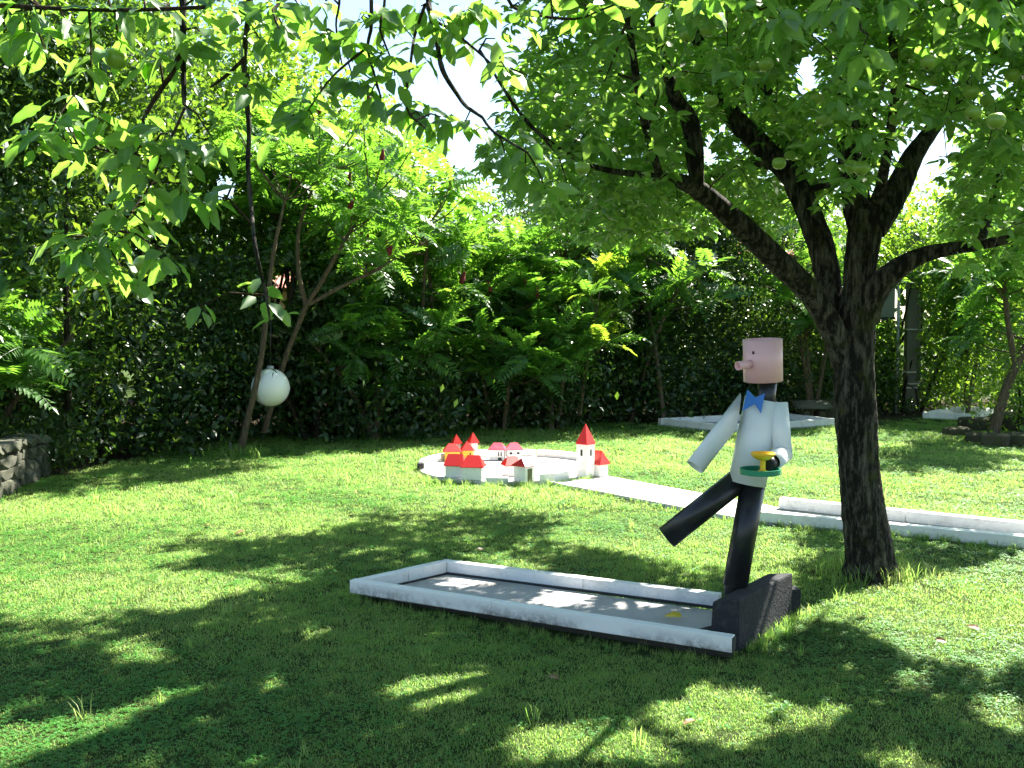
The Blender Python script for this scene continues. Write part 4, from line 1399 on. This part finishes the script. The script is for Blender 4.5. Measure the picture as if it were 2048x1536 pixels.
    buf = np.zeros((len(nodes) + 40000, 3))
    rbuf = np.zeros(len(buf))
    cnt = len(nodes)
    buf[:cnt], rbuf[:cnt] = nodes, nrad
    for j in np.argsort(d0):                          # near ones first, so that later twigs branch off earlier ones
        p = tips[j]
        dist = ((buf[:cnt] - p) ** 2).sum(1)
        i = int(np.argmin(dist * (1 + 0.5 * rng.random(cnt))))
        a = buf[i].copy()
        ln = np.linalg.norm(p - a)
        if ln > 1.9:
            continue
        path = twig_path(a, p, 0.12 * ln, rng)
        r0 = min(rbuf[i] * 0.75, 0.005 + 0.008 * ln)
        rad = np.linspace(r0, 0.0025, len(path))
        twigs.append(tube(path, rad, 5))
        m = len(path[2::2])
        if cnt + m < len(buf):
            buf[cnt:cnt + m], rbuf[cnt:cnt + m] = path[2::2], rad[2::2]
            cnt += m
        k = 9 + int(ln * 4)
        ts = rng.uniform(0.2, 1.0, k)
        idx = np.clip((ts * (len(path) - 1)).astype(int), 0, len(path) - 1)
        sp = path[idx] + rng.normal(0, 0.13, (k, 3)) + np.array([0, 0, -0.05])
        spurs.append(np.concatenate([sp, path[-1:]]))
    V, F = join(twigs)
    link('twigs', mesh_np('twigs', V, F, M_twig, None, True), t, 'stuff')
    spurs = np.concatenate(spurs)
    spurs = spurs[allowed(spurs)]
    C, D, Nn = [], [], []
    for p in spurs:
        c, d, n = leaf_frames(p, int(rng.integers(5, 9)), rng, 0.6)
        C.append(c); D.append(d); Nn.append(n)
    C, D, Nn = np.concatenate(C), np.concatenate(D), np.concatenate(Nn)
    L = rng.uniform(0.056, 0.098, len(C))
    print('apple tree leaves', len(C), 'spurs', len(spurs))
    build_leafy(t, C, D, Nn, L, 300)
build_apple_tree()

# ------------------------------------------------------------------ second apple tree: its boughs hang into the picture from above
def build_overhang():
    rng = np.random.default_rng(77)
    b = np.array([-2.9, 0.1, 0.0])
    t = thing('apple_tree', 'apple tree beside the viewer whose leafy branches hang into the top left', 'tree', b)
    pp, pr = resample([b, (-2.85, .15, .9), (-2.7, .3, 1.8), (-2.4, .6, 2.5)], [.17, .13, .12, .10], 0.06)
    link('trunk', mesh_np('trunk', *tube(pp, pr, 24, 0.05, rng), M_bark, None, True), t)
    nodes = []
    boughs = [[(-2.4, .6, 2.45), (-1.9, 1.6, 3.05), (-1.3, 2.6, 3.35), (-.5, 3.0, 3.45), (.4, 3.2, 3.5), (1.3, 3.4, 3.55), (2.2, 3.5, 3.5)],
              [(-2.4, .6, 2.45), (-2.3, 1.6, 2.9), (-1.9, 2.7, 3.2), (-1.2, 3.6, 3.4), (-.4, 4.2, 3.5)]]
    for bo in boughs:
        pp, pr = resample(bo, np.linspace(.08, .018, len(bo)), 0.06)
        link('limb', mesh_np('limb', *tube(pp, pr, 14, 0.05, rng), M_bark, None, True), t)
        nodes.append(pp)
    nodes = np.concatenate(nodes)
    D = 2.75
    hang = [([(365, -30), (366, 60), (366, 130), (369, 210)], [7, 6.5, 6, 4], 2.8),
            ([(362, 100), (345, 145), (318, 185), (290, 235), (270, 310)], [5, 5, 5, 4, 2], 2.8),
            ([(500, -30), (497, 30), (488, 120), (492, 185), (498, 260), (496, 330), (503, 420), (512, 500), (532, 590), (540, 640)], [7, 6.5, 6, 6, 5, 5, 4, 4, 3.5, 2], 2.9),
            ([(490, 115), (455, 150), (420, 175)], [4, 3.5, 2], 2.9),
            ([(-60, 8), (60, 14), (200, 20), (330, 18), (410, 14)], [5, 4.5, 4, 4, 4], 2.6),
            ([(370, 215), (330, 290), (260, 310), (170, 290), (90, 280)], [3, 3, 2.5, 2, 1.5], 2.75),
            ([(330, 290), (300, 370), (250, 440), (210, 500), (170, 540)], [3, 2.5, 2.2, 2, 1.5], 2.75),
            ([(858, -30), (862, 30), (875, 90), (885, 140), (915, 190), (935, 215), (965, 235), (985, 262), (1055, 305)], [6, 5.5, 5, 5, 4.5, 4, 3, 2.5, 2], 3.2),
            ([(868, 40), (900, 60), (940, 90), (985, 130)], [3, 3, 2.5, 2], 3.2),
            ([(850, 10), (830, 70), (822, 120), (813, 215), (850, 255)], [3.5, 3, 3, 2.5, 1.5], 3.1),
            ([(742, -30), (742, 60), (735, 95), (752, 160), (762, 195)], [4, 3.5, 3, 2.5, 2], 3.0),
            ([(735, 95), (690, 130), (655, 165), (610, 230)], [3, 2.5, 2, 1.5], 3.0),
            ([(770, -30), (762, 40), (760, 60), (787, 130)], [3, 2.5, 2.5, 1.5], 3.0),
            ([(680, -30), (672, 50), (684, 130)], [2.5, 2, 1.5], 3.0),
            ([(560, -30), (545, 20), (560, 60)], [3, 2.5, 2], 2.9),
            ([(1010, -30), (1060, 25), (1150, 38), (1190, 25)], [3.5, 3, 2.5, 2], 3.2),
            ([(1480, -40), (1505, 0), (1520, 20)], [3, 2.5, 2], 3.0), ([(1700, -60), (1712, 0), (1722, 60)], [3, 2.5, 2], 3.2),
            ([(1985, -60), (1990, -10), (1996, 10)], [3, 2.5, 2], 2.9)]
    hnodes = []
    for pts, rads, Y in hang:
        path = [P(x, y, Y + rng.normal(0, 0.03)) for x, y in pts]
        rr = [r * Y / FPX for r in rads]
        if pts[0][1] < 0:                             # rises out of the picture to the bough
            a = nodes[nearest_node(nodes, path[0] + np.array([0, 0, 0.8]))]
            path = [a, (a + path[0]) / 2 + np.array([0, 0, 0.12])] + path
            rr = [rr[0] * 1.5, rr[0] * 1.25] + rr
        pp, pr = resample(path, rr, 0.025)
        link('branch', mesh_np('branch', *tube(pp, pr, 8, 0.07, rng), M_bark if rads[0] > 5 else M_twig, None, True), t)
        hnodes.append(pp[len(pp) // 3:])
    hnodes = np.concatenate(hnodes)
    cl = [(70, 290, 2.7), (110, 262, 2.7), (140, 300, 2.75), (190, 250, 2.7), (225, 305, 2.75), (270, 330, 2.7), (150, 205, 2.9), (182, 150, 2.7), (235, 85, 2.7), (130, 55, 2.7), (60, 45, 2.6), (25, 100, 2.7),
          (300, 130, 2.75), (292, 255, 2.75), (335, 285, 2.7), (380, 335, 2.7), (362, 385, 2.7), (425, 295, 2.75), (300, 380, 2.7), (255, 430, 2.7), (215, 480, 2.7), (165, 520, 2.65), (130, 490, 2.65),
          (195, 555, 2.65), (240, 550, 2.7), (325, 520, 2.7), (290, 465, 2.7), (420, 405, 2.75), (480, 35, 2.9), (552, 25, 2.9), (565, 70, 2.9), (525, 105, 2.9), (340, 40, 2.7), (405, 85, 2.75), (215, 25, 2.65), (290, 30, 2.65),
          (592, 255, 3.0), (552, 280, 3.0), (640, 195, 3.0), (628, 255, 3.0), (690, 100, 3.0), (705, 170, 3.0), (722, 55, 3.0), (772, 40, 3.0), (760, 130, 3.0), (790, 170, 3.0), (742, 205, 3.0),
          (842, 30, 3.1), (882, 60, 3.15), (862, 120, 3.2), (905, 95, 3.2), (820, 235, 3.1), (850, 262, 3.1), (882, 252, 3.1), (930, 262, 3.2), (1000, 135, 3.2), (1018, 165, 3.2), (990, 95, 3.2),
          (930, 40, 3.2), (962, 18, 3.2), (1010, 325, 3.3), (1050, 360, 3.3), (1090, 395, 3.3), (1100, 10, 3.2), (1160, 25, 3.2), (1200, 20, 3.2), (1050, 40, 3.2),
          (556, 640, 2.95), (535, 610, 2.9), (400, 630, 3.0),
          (1520, 15, 3.0), (1560, 45, 3.0), (1725, 115, 3.1), (1650, 40, 3.1), (1900, 30, 3.0), (1985, 15, 2.9), (2025, 40, 2.9), (1690, 20, 3.0), (1420, 10, 3.1), (1340, 25, 3.2), (1780, 10, 3.0),
          (600, 30, 3.0), (650, 20, 3.0), (20, 30, 2.6), (90, 120, 2.75), (440, 20, 2.8), (500, 180, 2.9), (640, 90, 3.0)]
    C, Dd, Nn = [], [], []
    tw = []
    for (x, y, Y) in cl:
        p = P(x, y - 18, Y)
        a = hnodes[nearest_node(hnodes, p)] if y > -5 else nodes[nearest_node(nodes, p)]
        if np.linalg.norm(a - p) > 0.4 and y < 60:
            a = p + np.array([rng.normal(0, .03), 0.03, 0.32])
        path = twig_path(a, p, 0.02, rng)
        tw.append(tube(path, np.linspace(0.0038, 0.002, len(path)), 5))
        c, d, n = leaf_frames(p, 3 if y > 590 else int(rng.integers(5, 9)), rng, 0.8)
        C.append(c); Dd.append(d); Nn.append(n)
        if rng.random() < 0.55:
            q = path[len(path) // 2] + rng.normal(0, 0.03, 3)
            c, d, n = leaf_frames(q, 4, rng, 0.75)
            C.append(c); Dd.append(d); Nn.append(n)
    # leaves on the boughs above the picture
    for k in range(60):
        q = nodes[rng.integers(len(nodes))] + rng.normal(0, 0.3, 3)
        if project(q)[0][0][1] > -40:
            continue
        c, d, n = leaf_frames(q, 6, rng, 0.7)
        C.append(c); Dd.append(d); Nn.append(n)
    V, F = join(tw)
    link('twigs', mesh_np('twigs', V, F, M_twig, None, True), t, 'stuff')
    C, Dd, Nn = np.concatenate(C), np.concatenate(Dd), np.concatenate(Nn)
    build_leafy(t, C, Dd, Nn, rng.uniform(0.058, 0.102, len(C)), 300)
build_overhang()

# ------------------------------------------------------------------ apples
def build_apples():
    prof = []
    for a in np.linspace(0, math.pi, 15):
        r = 0.5 * math.sin(a) * (1.02 - 0.06 * math.cos(a) * -1)
        z = 0.46 * math.cos(a) - 0.12 * math.exp(-(math.sin(a) / 0.28) ** 2) * (1 if a < 1.5 else -0.6)
        prof.append((r, z))
    me = lathe((0, 0, 0), prof[::-1], 20).build('apple', M_apple).data
    bpy.data.objects.remove(bpy.data.objects['apple'])
    st = lathe((0, 0, 0), [(0.022, 0.33), (0.02, 0.62), (0.03, 0.75)], 6).build('stalk', M_twig).data
    bpy.data.objects.remove(bpy.data.objects['stalk'])
    en = lathe((0, 0, 0), [(0.0, -0.405), (0.05, -0.41), (0.075, -0.425), (0.05, -0.44)], 10).build('blossom_end', M_apple_b).data
    bpy.data.objects.remove(bpy.data.objects['blossom_end'])
    near = [(232, 118, 44, 'big green apple at the top left, dark blossom end showing'), (288, 530, 40, 'green apple hanging low at the left among drooping leaves'),
            (813, 245, 32, 'green apple hanging alone against the sky gap')]
    main = APPLES
    r = np.random.default_rng(5)
    def one(x, y, s, size, lab, grp):
        Y = size * FPX / s
        c = P(x, y, Y)
        t = thing('apple', lab, 'apple', c, grp)
        tilt = Euler((r.normal(0, .35), r.normal(0, .35), r.uniform(0, 6.28)))
        for nm, m in (('flesh', me), ('stalk', st), ('blossom_end', en)):
            o = bpy.data.objects.new(nm, m)
            COL.objects.link(o)
            o.parent = t
            o.rotation_euler = tilt
            o.scale = (size, size, size)
    for x, y, s, lab in near:
        one(x, y, s, 0.060, lab, 'green apples')
    for x, y, s in main:
        side = ('at the far left of the big apple crown' if x < 1280 else 'in the cluster above the pruned left limb' if x < 1470 and y < 150 else 'beside the pruned upright limb' if x < 1470
                else 'between the left and middle limbs, high up' if x < 1600 and y < 200 else 'over the middle limb, lower down' if x < 1600 else 'above the fork of the trunk' if x < 1800 and y > 180
                else 'high in the middle of the big crown' if x < 1800 else 'high in the right of the crown' if y < 170 else 'low in the right of the crown near the right edge')
        one(x, y, s, 0.066, 'green apple hanging ' + side, 'green apples ' + side)
build_apples()

# ------------------------------------------------------------------ sumacs
def frond_mesh(name, seed, mat, pairs=11):
    """feathered sumac leaf along +X, 1 long"""
    r = np.random.default_rng(seed)
    droop = r.uniform(0.25, 0.5)
    c, d, n, L = [], [], [], []
    zz = lambda t: 0.12 * math.sin(t * 2.2) - droop * t * t
    for i in range(pairs):
        t = 0.16 + 0.80 * i / (pairs - 1)
        ln = 0.30 * math.sin(math.pi * (0.18 + 0.72 * t)) ** 0.7
        for s in (-1, 1):
            c.append((t, 0, zz(t)))
            d.append((0.42 + r.normal(0, .06), s, -0.30 + r.normal(0, .12)))
            n.append((0, -0.1 * s, 1))
            L.append(ln * r.uniform(0.9, 1.1))
    c.append((0.96, 0, zz(0.96))); d.append((1, 0, -0.6)); n.append((0.5, 0, 1)); L.append(0.2)
    c, d, n, L = np.array(c), unit(np.array(d)), unit(np.array(n)), np.array(L)
    V, F, k = leaves_simple(c, d, n, L, L * 0.36, 0.12)
    vary = np.repeat(r.random(len(c)) * 0.25, 4)
    ts = np.linspace(0, 0.96, 6)
    q = np.array([(t, s * 0.008 * (1.2 - t), zz(t)) for t in ts for s in (-1, 1)])
    f = np.array([(2 * i, 2 * i + 2, 2 * i + 3) for i in range(5)] + [(2 * i, 2 * i + 3, 2 * i + 1) for i in range(5)])
    F = np.concatenate([F, f + len(V)])
    V = np.concatenate([V, q])
    return mesh_np(name, V, F, mat, np.concatenate([vary, np.zeros(len(q))]))
FROND = [frond_mesh('frond', 600 + i, L_sumac) for i in range(5)]
FROND_Y = [frond_mesh('frond', 650 + i, L_young) for i in range(3)]
CONE = lathe((0, 0, 0), [(0, -0.5), (0.10, -0.42), (0.17, -0.2), (0.15, 0.1), (0.08, 0.38), (0, 0.5)], 8).build('fruit_cone', M_cone).data
bpy.data.objects.remove(bpy.data.objects['fruit_cone'])

def sumac(label, stems, tips, seed, per=8, length=0.46, cones=0, meshes=FROND, group='sumacs at the back of the lawn', link_r=0.014, limit=290, young=0.0):
    """stems: list of (points, radii); tips: points that carry a rosette of fronds"""
    r = np.random.default_rng(seed)
    b = np.array(stems[0][0][0])
    t = thing('sumac_tree', label, 'tree', (b[0], b[1], 0), group)
    nodes, nr = [], []
    for pts, rads in stems:
        pp, pr = resample(pts, rads, 0.08)
        link('stem', mesh_np('stem', *tube(pp, pr, 10, 0.03, r), M_sbark, None, True), t)
        nodes.append(pp[len(pp) // 3:])
        nr.append(pr[len(pp) // 3:])
    nodes, nr = np.concatenate(nodes), np.concatenate(nr)
    tips = np.asarray(tips)
    tips = tips[open_view(tips)]
    count = 0
    for p in tips:
        low = nodes[nodes[:, 2] < p[2] - 0.15] if (nodes[:, 2] < p[2] - 0.15).any() else nodes
        a = low[nearest_node(low, p)]
        ln = np.linalg.norm(p - a)
        m = a * 0.45 + p * 0.55 + np.array([0, 0, -0.08 * ln])
        pp, _ = resample([a, m, p], [1, 1, 1], 0.15)
        link('branch', mesh_np('branch', *tube(pp, np.linspace(link_r, 0.007, len(pp)), 6), M_sbark, None, True), t)
        a0 = r.uniform(0, 6.28)
        for k in range(per):
            if count >= limit:
                break
            az = a0 + k * 2.4
            el = r.uniform(-0.55, 1.05)
            d = np.array([math.cos(az) * math.cos(el), math.sin(az) * math.cos(el), math.sin(el)])
            n = np.array([0, 0, 1.0]) + r.normal(0, 0.40, 3)
            L = length * r.uniform(0.75, 1.2)
            if not open_view((p + d * L * 0.6)[None])[0]:
                continue
            ms = FROND_Y if r.random() < young else meshes
            place('frond', ms[int(r.integers(len(ms)))], t, p, d, n, L)
            count += 1
    for k in range(cones):
        p = tips[int(r.integers(len(tips)))]
        o = bpy.data.objects.new('fruit_cone', CONE)
        COL.objects.link(o)
        adopt(o, t)
        o.location = tuple(p + np.array([r.normal(0, .03), -0.05, 0.14]))
        o.scale = (0.2, 0.2, 0.22)
        o.rotation_euler = (r.normal(0, .25), r.normal(0, .25), 0)
    return t

def blob_tips(c, rad, n, seed, zmin=1.0):
    r = np.random.default_rng(seed)
    p = np.array(c) + unit(r.normal(size=(n, 3))) * np.array(rad) * (r.random((n, 1)) ** 0.4)
    return p[p[:, 2] > zmin]

def build_sumacs():
    Y = 13.2
    s = Y / FPX
    b = G(479, 908)
    Y = b[1]
    st1 = [P(479, 912, Y), P(495, 840, Y), P(512, 770, Y), P(526, 690, Y), P(536, 600, Y), P(548, 500, Y), P(570, 400, Y)]
    st2 = [P(528, 865, Y + .7), P(552, 780, Y + .7), P(575, 705, Y + .6), P(612, 612, Y + .5)]
    f1 = [P(612, 612, Y + .5), P(597, 540, Y + .5), P(600, 450, Y + .5), P(640, 340, Y + .4)]
    f2 = [P(612, 612, Y + .5), P(645, 560, Y + .4), P(690, 480, Y + .3), P(740, 400, Y + .2)]
    f3 = [P(612, 612, Y + .5), P(680, 575, Y + .5), P(770, 530, Y + .5), P(860, 480, Y + .6)]
    tips = np.concatenate([blob_tips(P(640, 330, Y + .3), (1.5, 1.0, 0.9), 26, 1), blob_tips(P(760, 480, Y + .4), (0.9, 0.7, 0.6), 12, 2), blob_tips(P(560, 240, Y), (0.8, .7, .6), 8, 3)])
    sumac('leaning sumac with two pale stems holding the white globe lantern', [(st1, [.056, .043, .038, .036, .032, .028, .015]), (st2, [.042, .038, .036, .034]), (f1, [.035, .03, .025, .012]), (f2, [.035, .03, .022, .012]), (f3, [.03, .025, .02, .01])],
          tips, 31, 7, 0.46, 10)
    data = [((-1.6, 15.6), 4.0, 1.2, 'sumac with arching fronds right of the leaning one', 34), ((-0.3, 16.6), 3.5, 1.3, 'low sumac under the gap of sky', 36), ((0.9, 17.2), 3.5, 1.3, 'sumac behind the yellow green sapling', 30),
            ((-3.6, 15.6), 5.0, 1.5, 'tall sumac with red fruit cones behind the leaning one', 36), ((8.9, 19.0), 3.9, 1.3, 'bright sumac with fruit cones right of the apple trunk', 32),
            ((2.4, 17.6), 3.7, 1.2, 'sumac behind the left limb of the apple tree', 26), ((-6.0, 11.4), 2.0, 1.0, 'low sumac with feathered leaves above the stone wall', 26),
            ((5.4, 18.0), 3.6, 1.2, 'sumac glimpsed between the limbs of the apple tree', 26),
            ((-1.9, 14.9), 1.9, 1.0, 'low sumac with drooping fronds behind the globe lantern', 24), ((0.1, 16.0), 1.7, 1.1, 'low sumac with drooping fronds behind the toy village', 24)]
    for i, ((x, y), h, rad, lab, n) in enumerate(data):
        rr = np.random.default_rng(50 + i)
        stems = []
        for k in range(3):
            bx, by = x + rr.normal(0, .25), y + rr.normal(0, .2)
            ex, ey = x + rr.normal(0, .5), y + rr.normal(0, .3)
            stems.append(([np.array([bx, by, -.05]), np.array([bx * .6 + ex * .4, by * .6 + ey * .4, h * .4]), np.array([ex, ey, h * .8])], [.045, .035, .015]))
        tips = blob_tips((x, y - .2, h * 0.72), (rad, 0.9, h * 0.34), n, 60 + i, 0.5)
        sumac(lab, stems, tips, 80 + i, 8, 0.54, 5 if h > 3 else 0)
    # the young sumac that catches the sun
    c = G(1150, 822)
    Ys = 16.0
    pts = [(1110, 610), (1145, 600), (1180, 590), (1215, 560), (1195, 540), (1155, 660), (1190, 640), (1240, 620), (1090, 680), (1130, 720), (1210, 690), (1060, 610), (1240, 670), (1000, 660), (1040, 720), (960, 640), (940, 700), (880, 660), (850, 610), (900, 590), (980, 590), (860, 710)]
    rr = np.random.default_rng(9)
    tips = np.array([P(x, y, Ys + rr.normal(0, .25)) for x, y in pts])
    stems = [([P(1120, 830, Ys), P(1130, 730, Ys), P(1150, 640, Ys)], [.03, .025, .012]), ([P(1160, 830, Ys + .1), P(1175, 720, Ys), P(1200, 580, Ys)], [.03, .022, .012]), ([P(980, 830, Ys + .1), P(960, 740, Ys), P(930, 640, Ys)], [.03, .022, .012])]
    sumac('young sumac with yellow green fronds before the dark hedge', stems, tips, 33, 6, 0.50, 0, young=0.35)
    # small tree at the right edge, standing among the rocks
    Y = G(1985, 885)[1]
    st = [P(1983, 890, Y), P(1995, 835, Y), P(2012, 780, Y), P(2038, 720, Y), P(2060, 680, Y)]
    f1 = [P(2032, 735, Y), P(2018, 660, Y), P(2010, 590, Y), P(2005, 520, Y), P(2010, 460, Y)]
    f2 = [P(2010, 600, Y), P(1985, 570, Y), P(1940, 555, Y)]
    tips = np.concatenate([blob_tips(P(2030, 500, Y), (1.1, .9, .9), 24, 8), blob_tips(P(1980, 620, Y + .5), (.6, .5, .5), 8, 9)])
    sumac('small slanting sumac at the right edge rising from the rocks', [(st, [.085, .07, .065, .06, .05]), (f1, [.045, .04, .035, .03, .015]), (f2, [.02, .016, .01])], tips, 35, 8, 0.46, 2)
build_sumacs()

# ------------------------------------------------------------------ hedges, shrubs and trees behind
def build_background():
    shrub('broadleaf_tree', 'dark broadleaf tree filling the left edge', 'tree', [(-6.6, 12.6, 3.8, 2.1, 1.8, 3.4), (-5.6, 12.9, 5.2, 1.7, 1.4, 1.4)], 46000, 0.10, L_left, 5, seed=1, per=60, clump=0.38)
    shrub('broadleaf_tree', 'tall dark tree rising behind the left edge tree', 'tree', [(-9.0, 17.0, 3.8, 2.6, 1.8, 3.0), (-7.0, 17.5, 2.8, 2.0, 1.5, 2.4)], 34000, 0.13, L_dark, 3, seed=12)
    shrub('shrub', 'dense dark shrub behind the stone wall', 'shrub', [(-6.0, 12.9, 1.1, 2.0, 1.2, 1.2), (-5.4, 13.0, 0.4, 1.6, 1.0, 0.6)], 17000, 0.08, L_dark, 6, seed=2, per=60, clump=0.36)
    shrub('broadleaf_tree', 'tall leafy tree behind the leaning sumac', 'tree', [(-4.9, 17.2, 4.6, 2.2, 1.8, 2.9), (-3.4, 17.0, 3.0, 2.0, 1.6, 2.4), (-2.6, 17.5, 4.2, 1.8, 1.2, 1.5)], 52000, 0.12, L_mid, 5, seed=3)  # last ellipsoid added to hold the sun off the shrubs at the left
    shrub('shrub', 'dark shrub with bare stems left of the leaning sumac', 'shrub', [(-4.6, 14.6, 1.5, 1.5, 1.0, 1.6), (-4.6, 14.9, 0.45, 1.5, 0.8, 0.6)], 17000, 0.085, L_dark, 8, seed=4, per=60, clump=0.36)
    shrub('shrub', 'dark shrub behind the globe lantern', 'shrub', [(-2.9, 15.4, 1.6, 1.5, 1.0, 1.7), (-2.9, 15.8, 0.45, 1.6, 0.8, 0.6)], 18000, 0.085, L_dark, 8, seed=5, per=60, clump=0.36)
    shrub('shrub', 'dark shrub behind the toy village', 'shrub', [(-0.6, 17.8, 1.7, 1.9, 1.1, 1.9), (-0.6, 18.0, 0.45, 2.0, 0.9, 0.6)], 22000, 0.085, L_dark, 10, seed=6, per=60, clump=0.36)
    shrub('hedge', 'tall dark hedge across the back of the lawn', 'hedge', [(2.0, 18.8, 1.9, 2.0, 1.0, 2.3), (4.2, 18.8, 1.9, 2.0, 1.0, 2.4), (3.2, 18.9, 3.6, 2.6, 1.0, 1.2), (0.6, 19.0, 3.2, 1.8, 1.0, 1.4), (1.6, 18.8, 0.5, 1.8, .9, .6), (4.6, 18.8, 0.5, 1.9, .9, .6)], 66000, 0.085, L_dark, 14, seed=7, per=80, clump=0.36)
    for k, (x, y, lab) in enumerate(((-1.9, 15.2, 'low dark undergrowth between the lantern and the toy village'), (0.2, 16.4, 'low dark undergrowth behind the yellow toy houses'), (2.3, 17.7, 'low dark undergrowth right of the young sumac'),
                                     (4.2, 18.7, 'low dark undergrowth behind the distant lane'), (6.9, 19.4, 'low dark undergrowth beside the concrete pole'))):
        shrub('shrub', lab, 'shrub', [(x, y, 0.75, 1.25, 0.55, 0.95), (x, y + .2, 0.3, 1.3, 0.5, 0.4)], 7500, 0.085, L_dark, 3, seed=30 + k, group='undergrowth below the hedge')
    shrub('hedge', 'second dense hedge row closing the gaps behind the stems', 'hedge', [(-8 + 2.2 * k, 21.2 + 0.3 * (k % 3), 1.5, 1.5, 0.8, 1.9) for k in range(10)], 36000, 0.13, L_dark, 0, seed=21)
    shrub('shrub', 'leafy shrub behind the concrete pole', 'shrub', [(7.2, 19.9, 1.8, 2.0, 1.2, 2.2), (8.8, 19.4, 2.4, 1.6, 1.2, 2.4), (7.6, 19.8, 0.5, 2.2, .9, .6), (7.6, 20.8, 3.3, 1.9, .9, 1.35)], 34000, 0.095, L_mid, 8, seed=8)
    shrub('shrub', 'ivy creeping over the end of the stone wall', 'ivy', [(-5.35, 11.5, 0.35, 0.45, 0.4, 0.32), (-5.6, 11.0, 0.52, 0.3, 0.6, 0.12)], 2600, 0.06, L_dark, 2, seed=41, clump=0.14)
    shrub('shrub', 'low shrub among the rocks at the right edge', 'shrub', [(7.9, 14.8, 0.7, 1.0, .7, .7), (8.6, 15.5, 1.3, 1.1, .9, 1.2)], 8000, 0.07, L_mid, 6, seed=9)
    shrub('broadleaf_tree', 'dark tree at the far right behind the slanting sumac', 'tree', [(10.2, 18.0, 3.4, 1.9, 1.6, 3.0)], 16000, 0.10, L_mid, 3, seed=10)
    r = np.random.default_rng(4)
    blobs = []
    for k in range(20):
        x = -19 + k * 2.1
        blobs.append((x, 28 + r.normal(0, 1), 2.6 + r.normal(0, .3), 2.0, 1.6, 3.0 + r.normal(0, .5)))
    t = shrub('far_trees', 'belt of far trees closing the view behind the hedge', 'trees', blobs, 46000, 0.24, L_dark, 0, seed=11, clump=0.6)
    me = [c for c in t.children][0]
    bpy.data.objects.remove(t)
    me.parent = None
    me.matrix_parent_inverse = Matrix.Identity(4)
    me.name = 'far_trees'
    set_props(me, 'belt of far trees closing the view behind the hedge', 'trees', None, 'stuff')
build_background()

# ------------------------------------------------------------------ fallen leaves
def build_litter():
    me = detail_leaf('fallen_leaf', 812, M_deadleaf, 0.55)
    my = detail_leaf('yellow_leaf', 813, M_yelleaf, 0.6)
    spots = [(415, 1050, 'left of the shadow of the crown'), (490, 1062, 'on the sunny grass below the globe lantern'), (645, 1052, 'on the sunny grass in front of the toy houses'), (955, 1098, 'on the grass just behind the near lane'),
             (1097, 1352, 'on the shaded grass in front of the lane middle'), (1390, 1440, 'in the sun patch below the figure'), (1870, 1278, 'on the sunny grass right of the block'), (1960, 1258, 'nearest the right edge on the sunny grass')]
    r = np.random.default_rng(12)
    for x, y, where in spots:
        c = G(x, y, 0.03)
        o = bpy.data.objects.new('fallen_leaf', me)
        COL.objects.link(o)
        o.matrix_basis = basis(c, np.array([r.normal(), r.normal(), 0.1]), np.array([r.normal(0, .3), r.normal(0, .3) - .3, 1]), r.uniform(0.055, 0.085))
        set_props(o, 'dry brown fallen leaf ' + where, 'leaf', 'brown leaves on the lawn')
    c = G(1364, 1233, 0.075)
    o = bpy.data.objects.new('fallen_leaf', my)
    COL.objects.link(o)
    o.matrix_basis = basis(c, np.array([-0.9, 0.3, 0.1]), np.array([0, -0.3, 1.0]), 0.10)
    set_props(o, 'yellow fallen leaf on the lane floor beside the block', 'leaf')
build_litter()
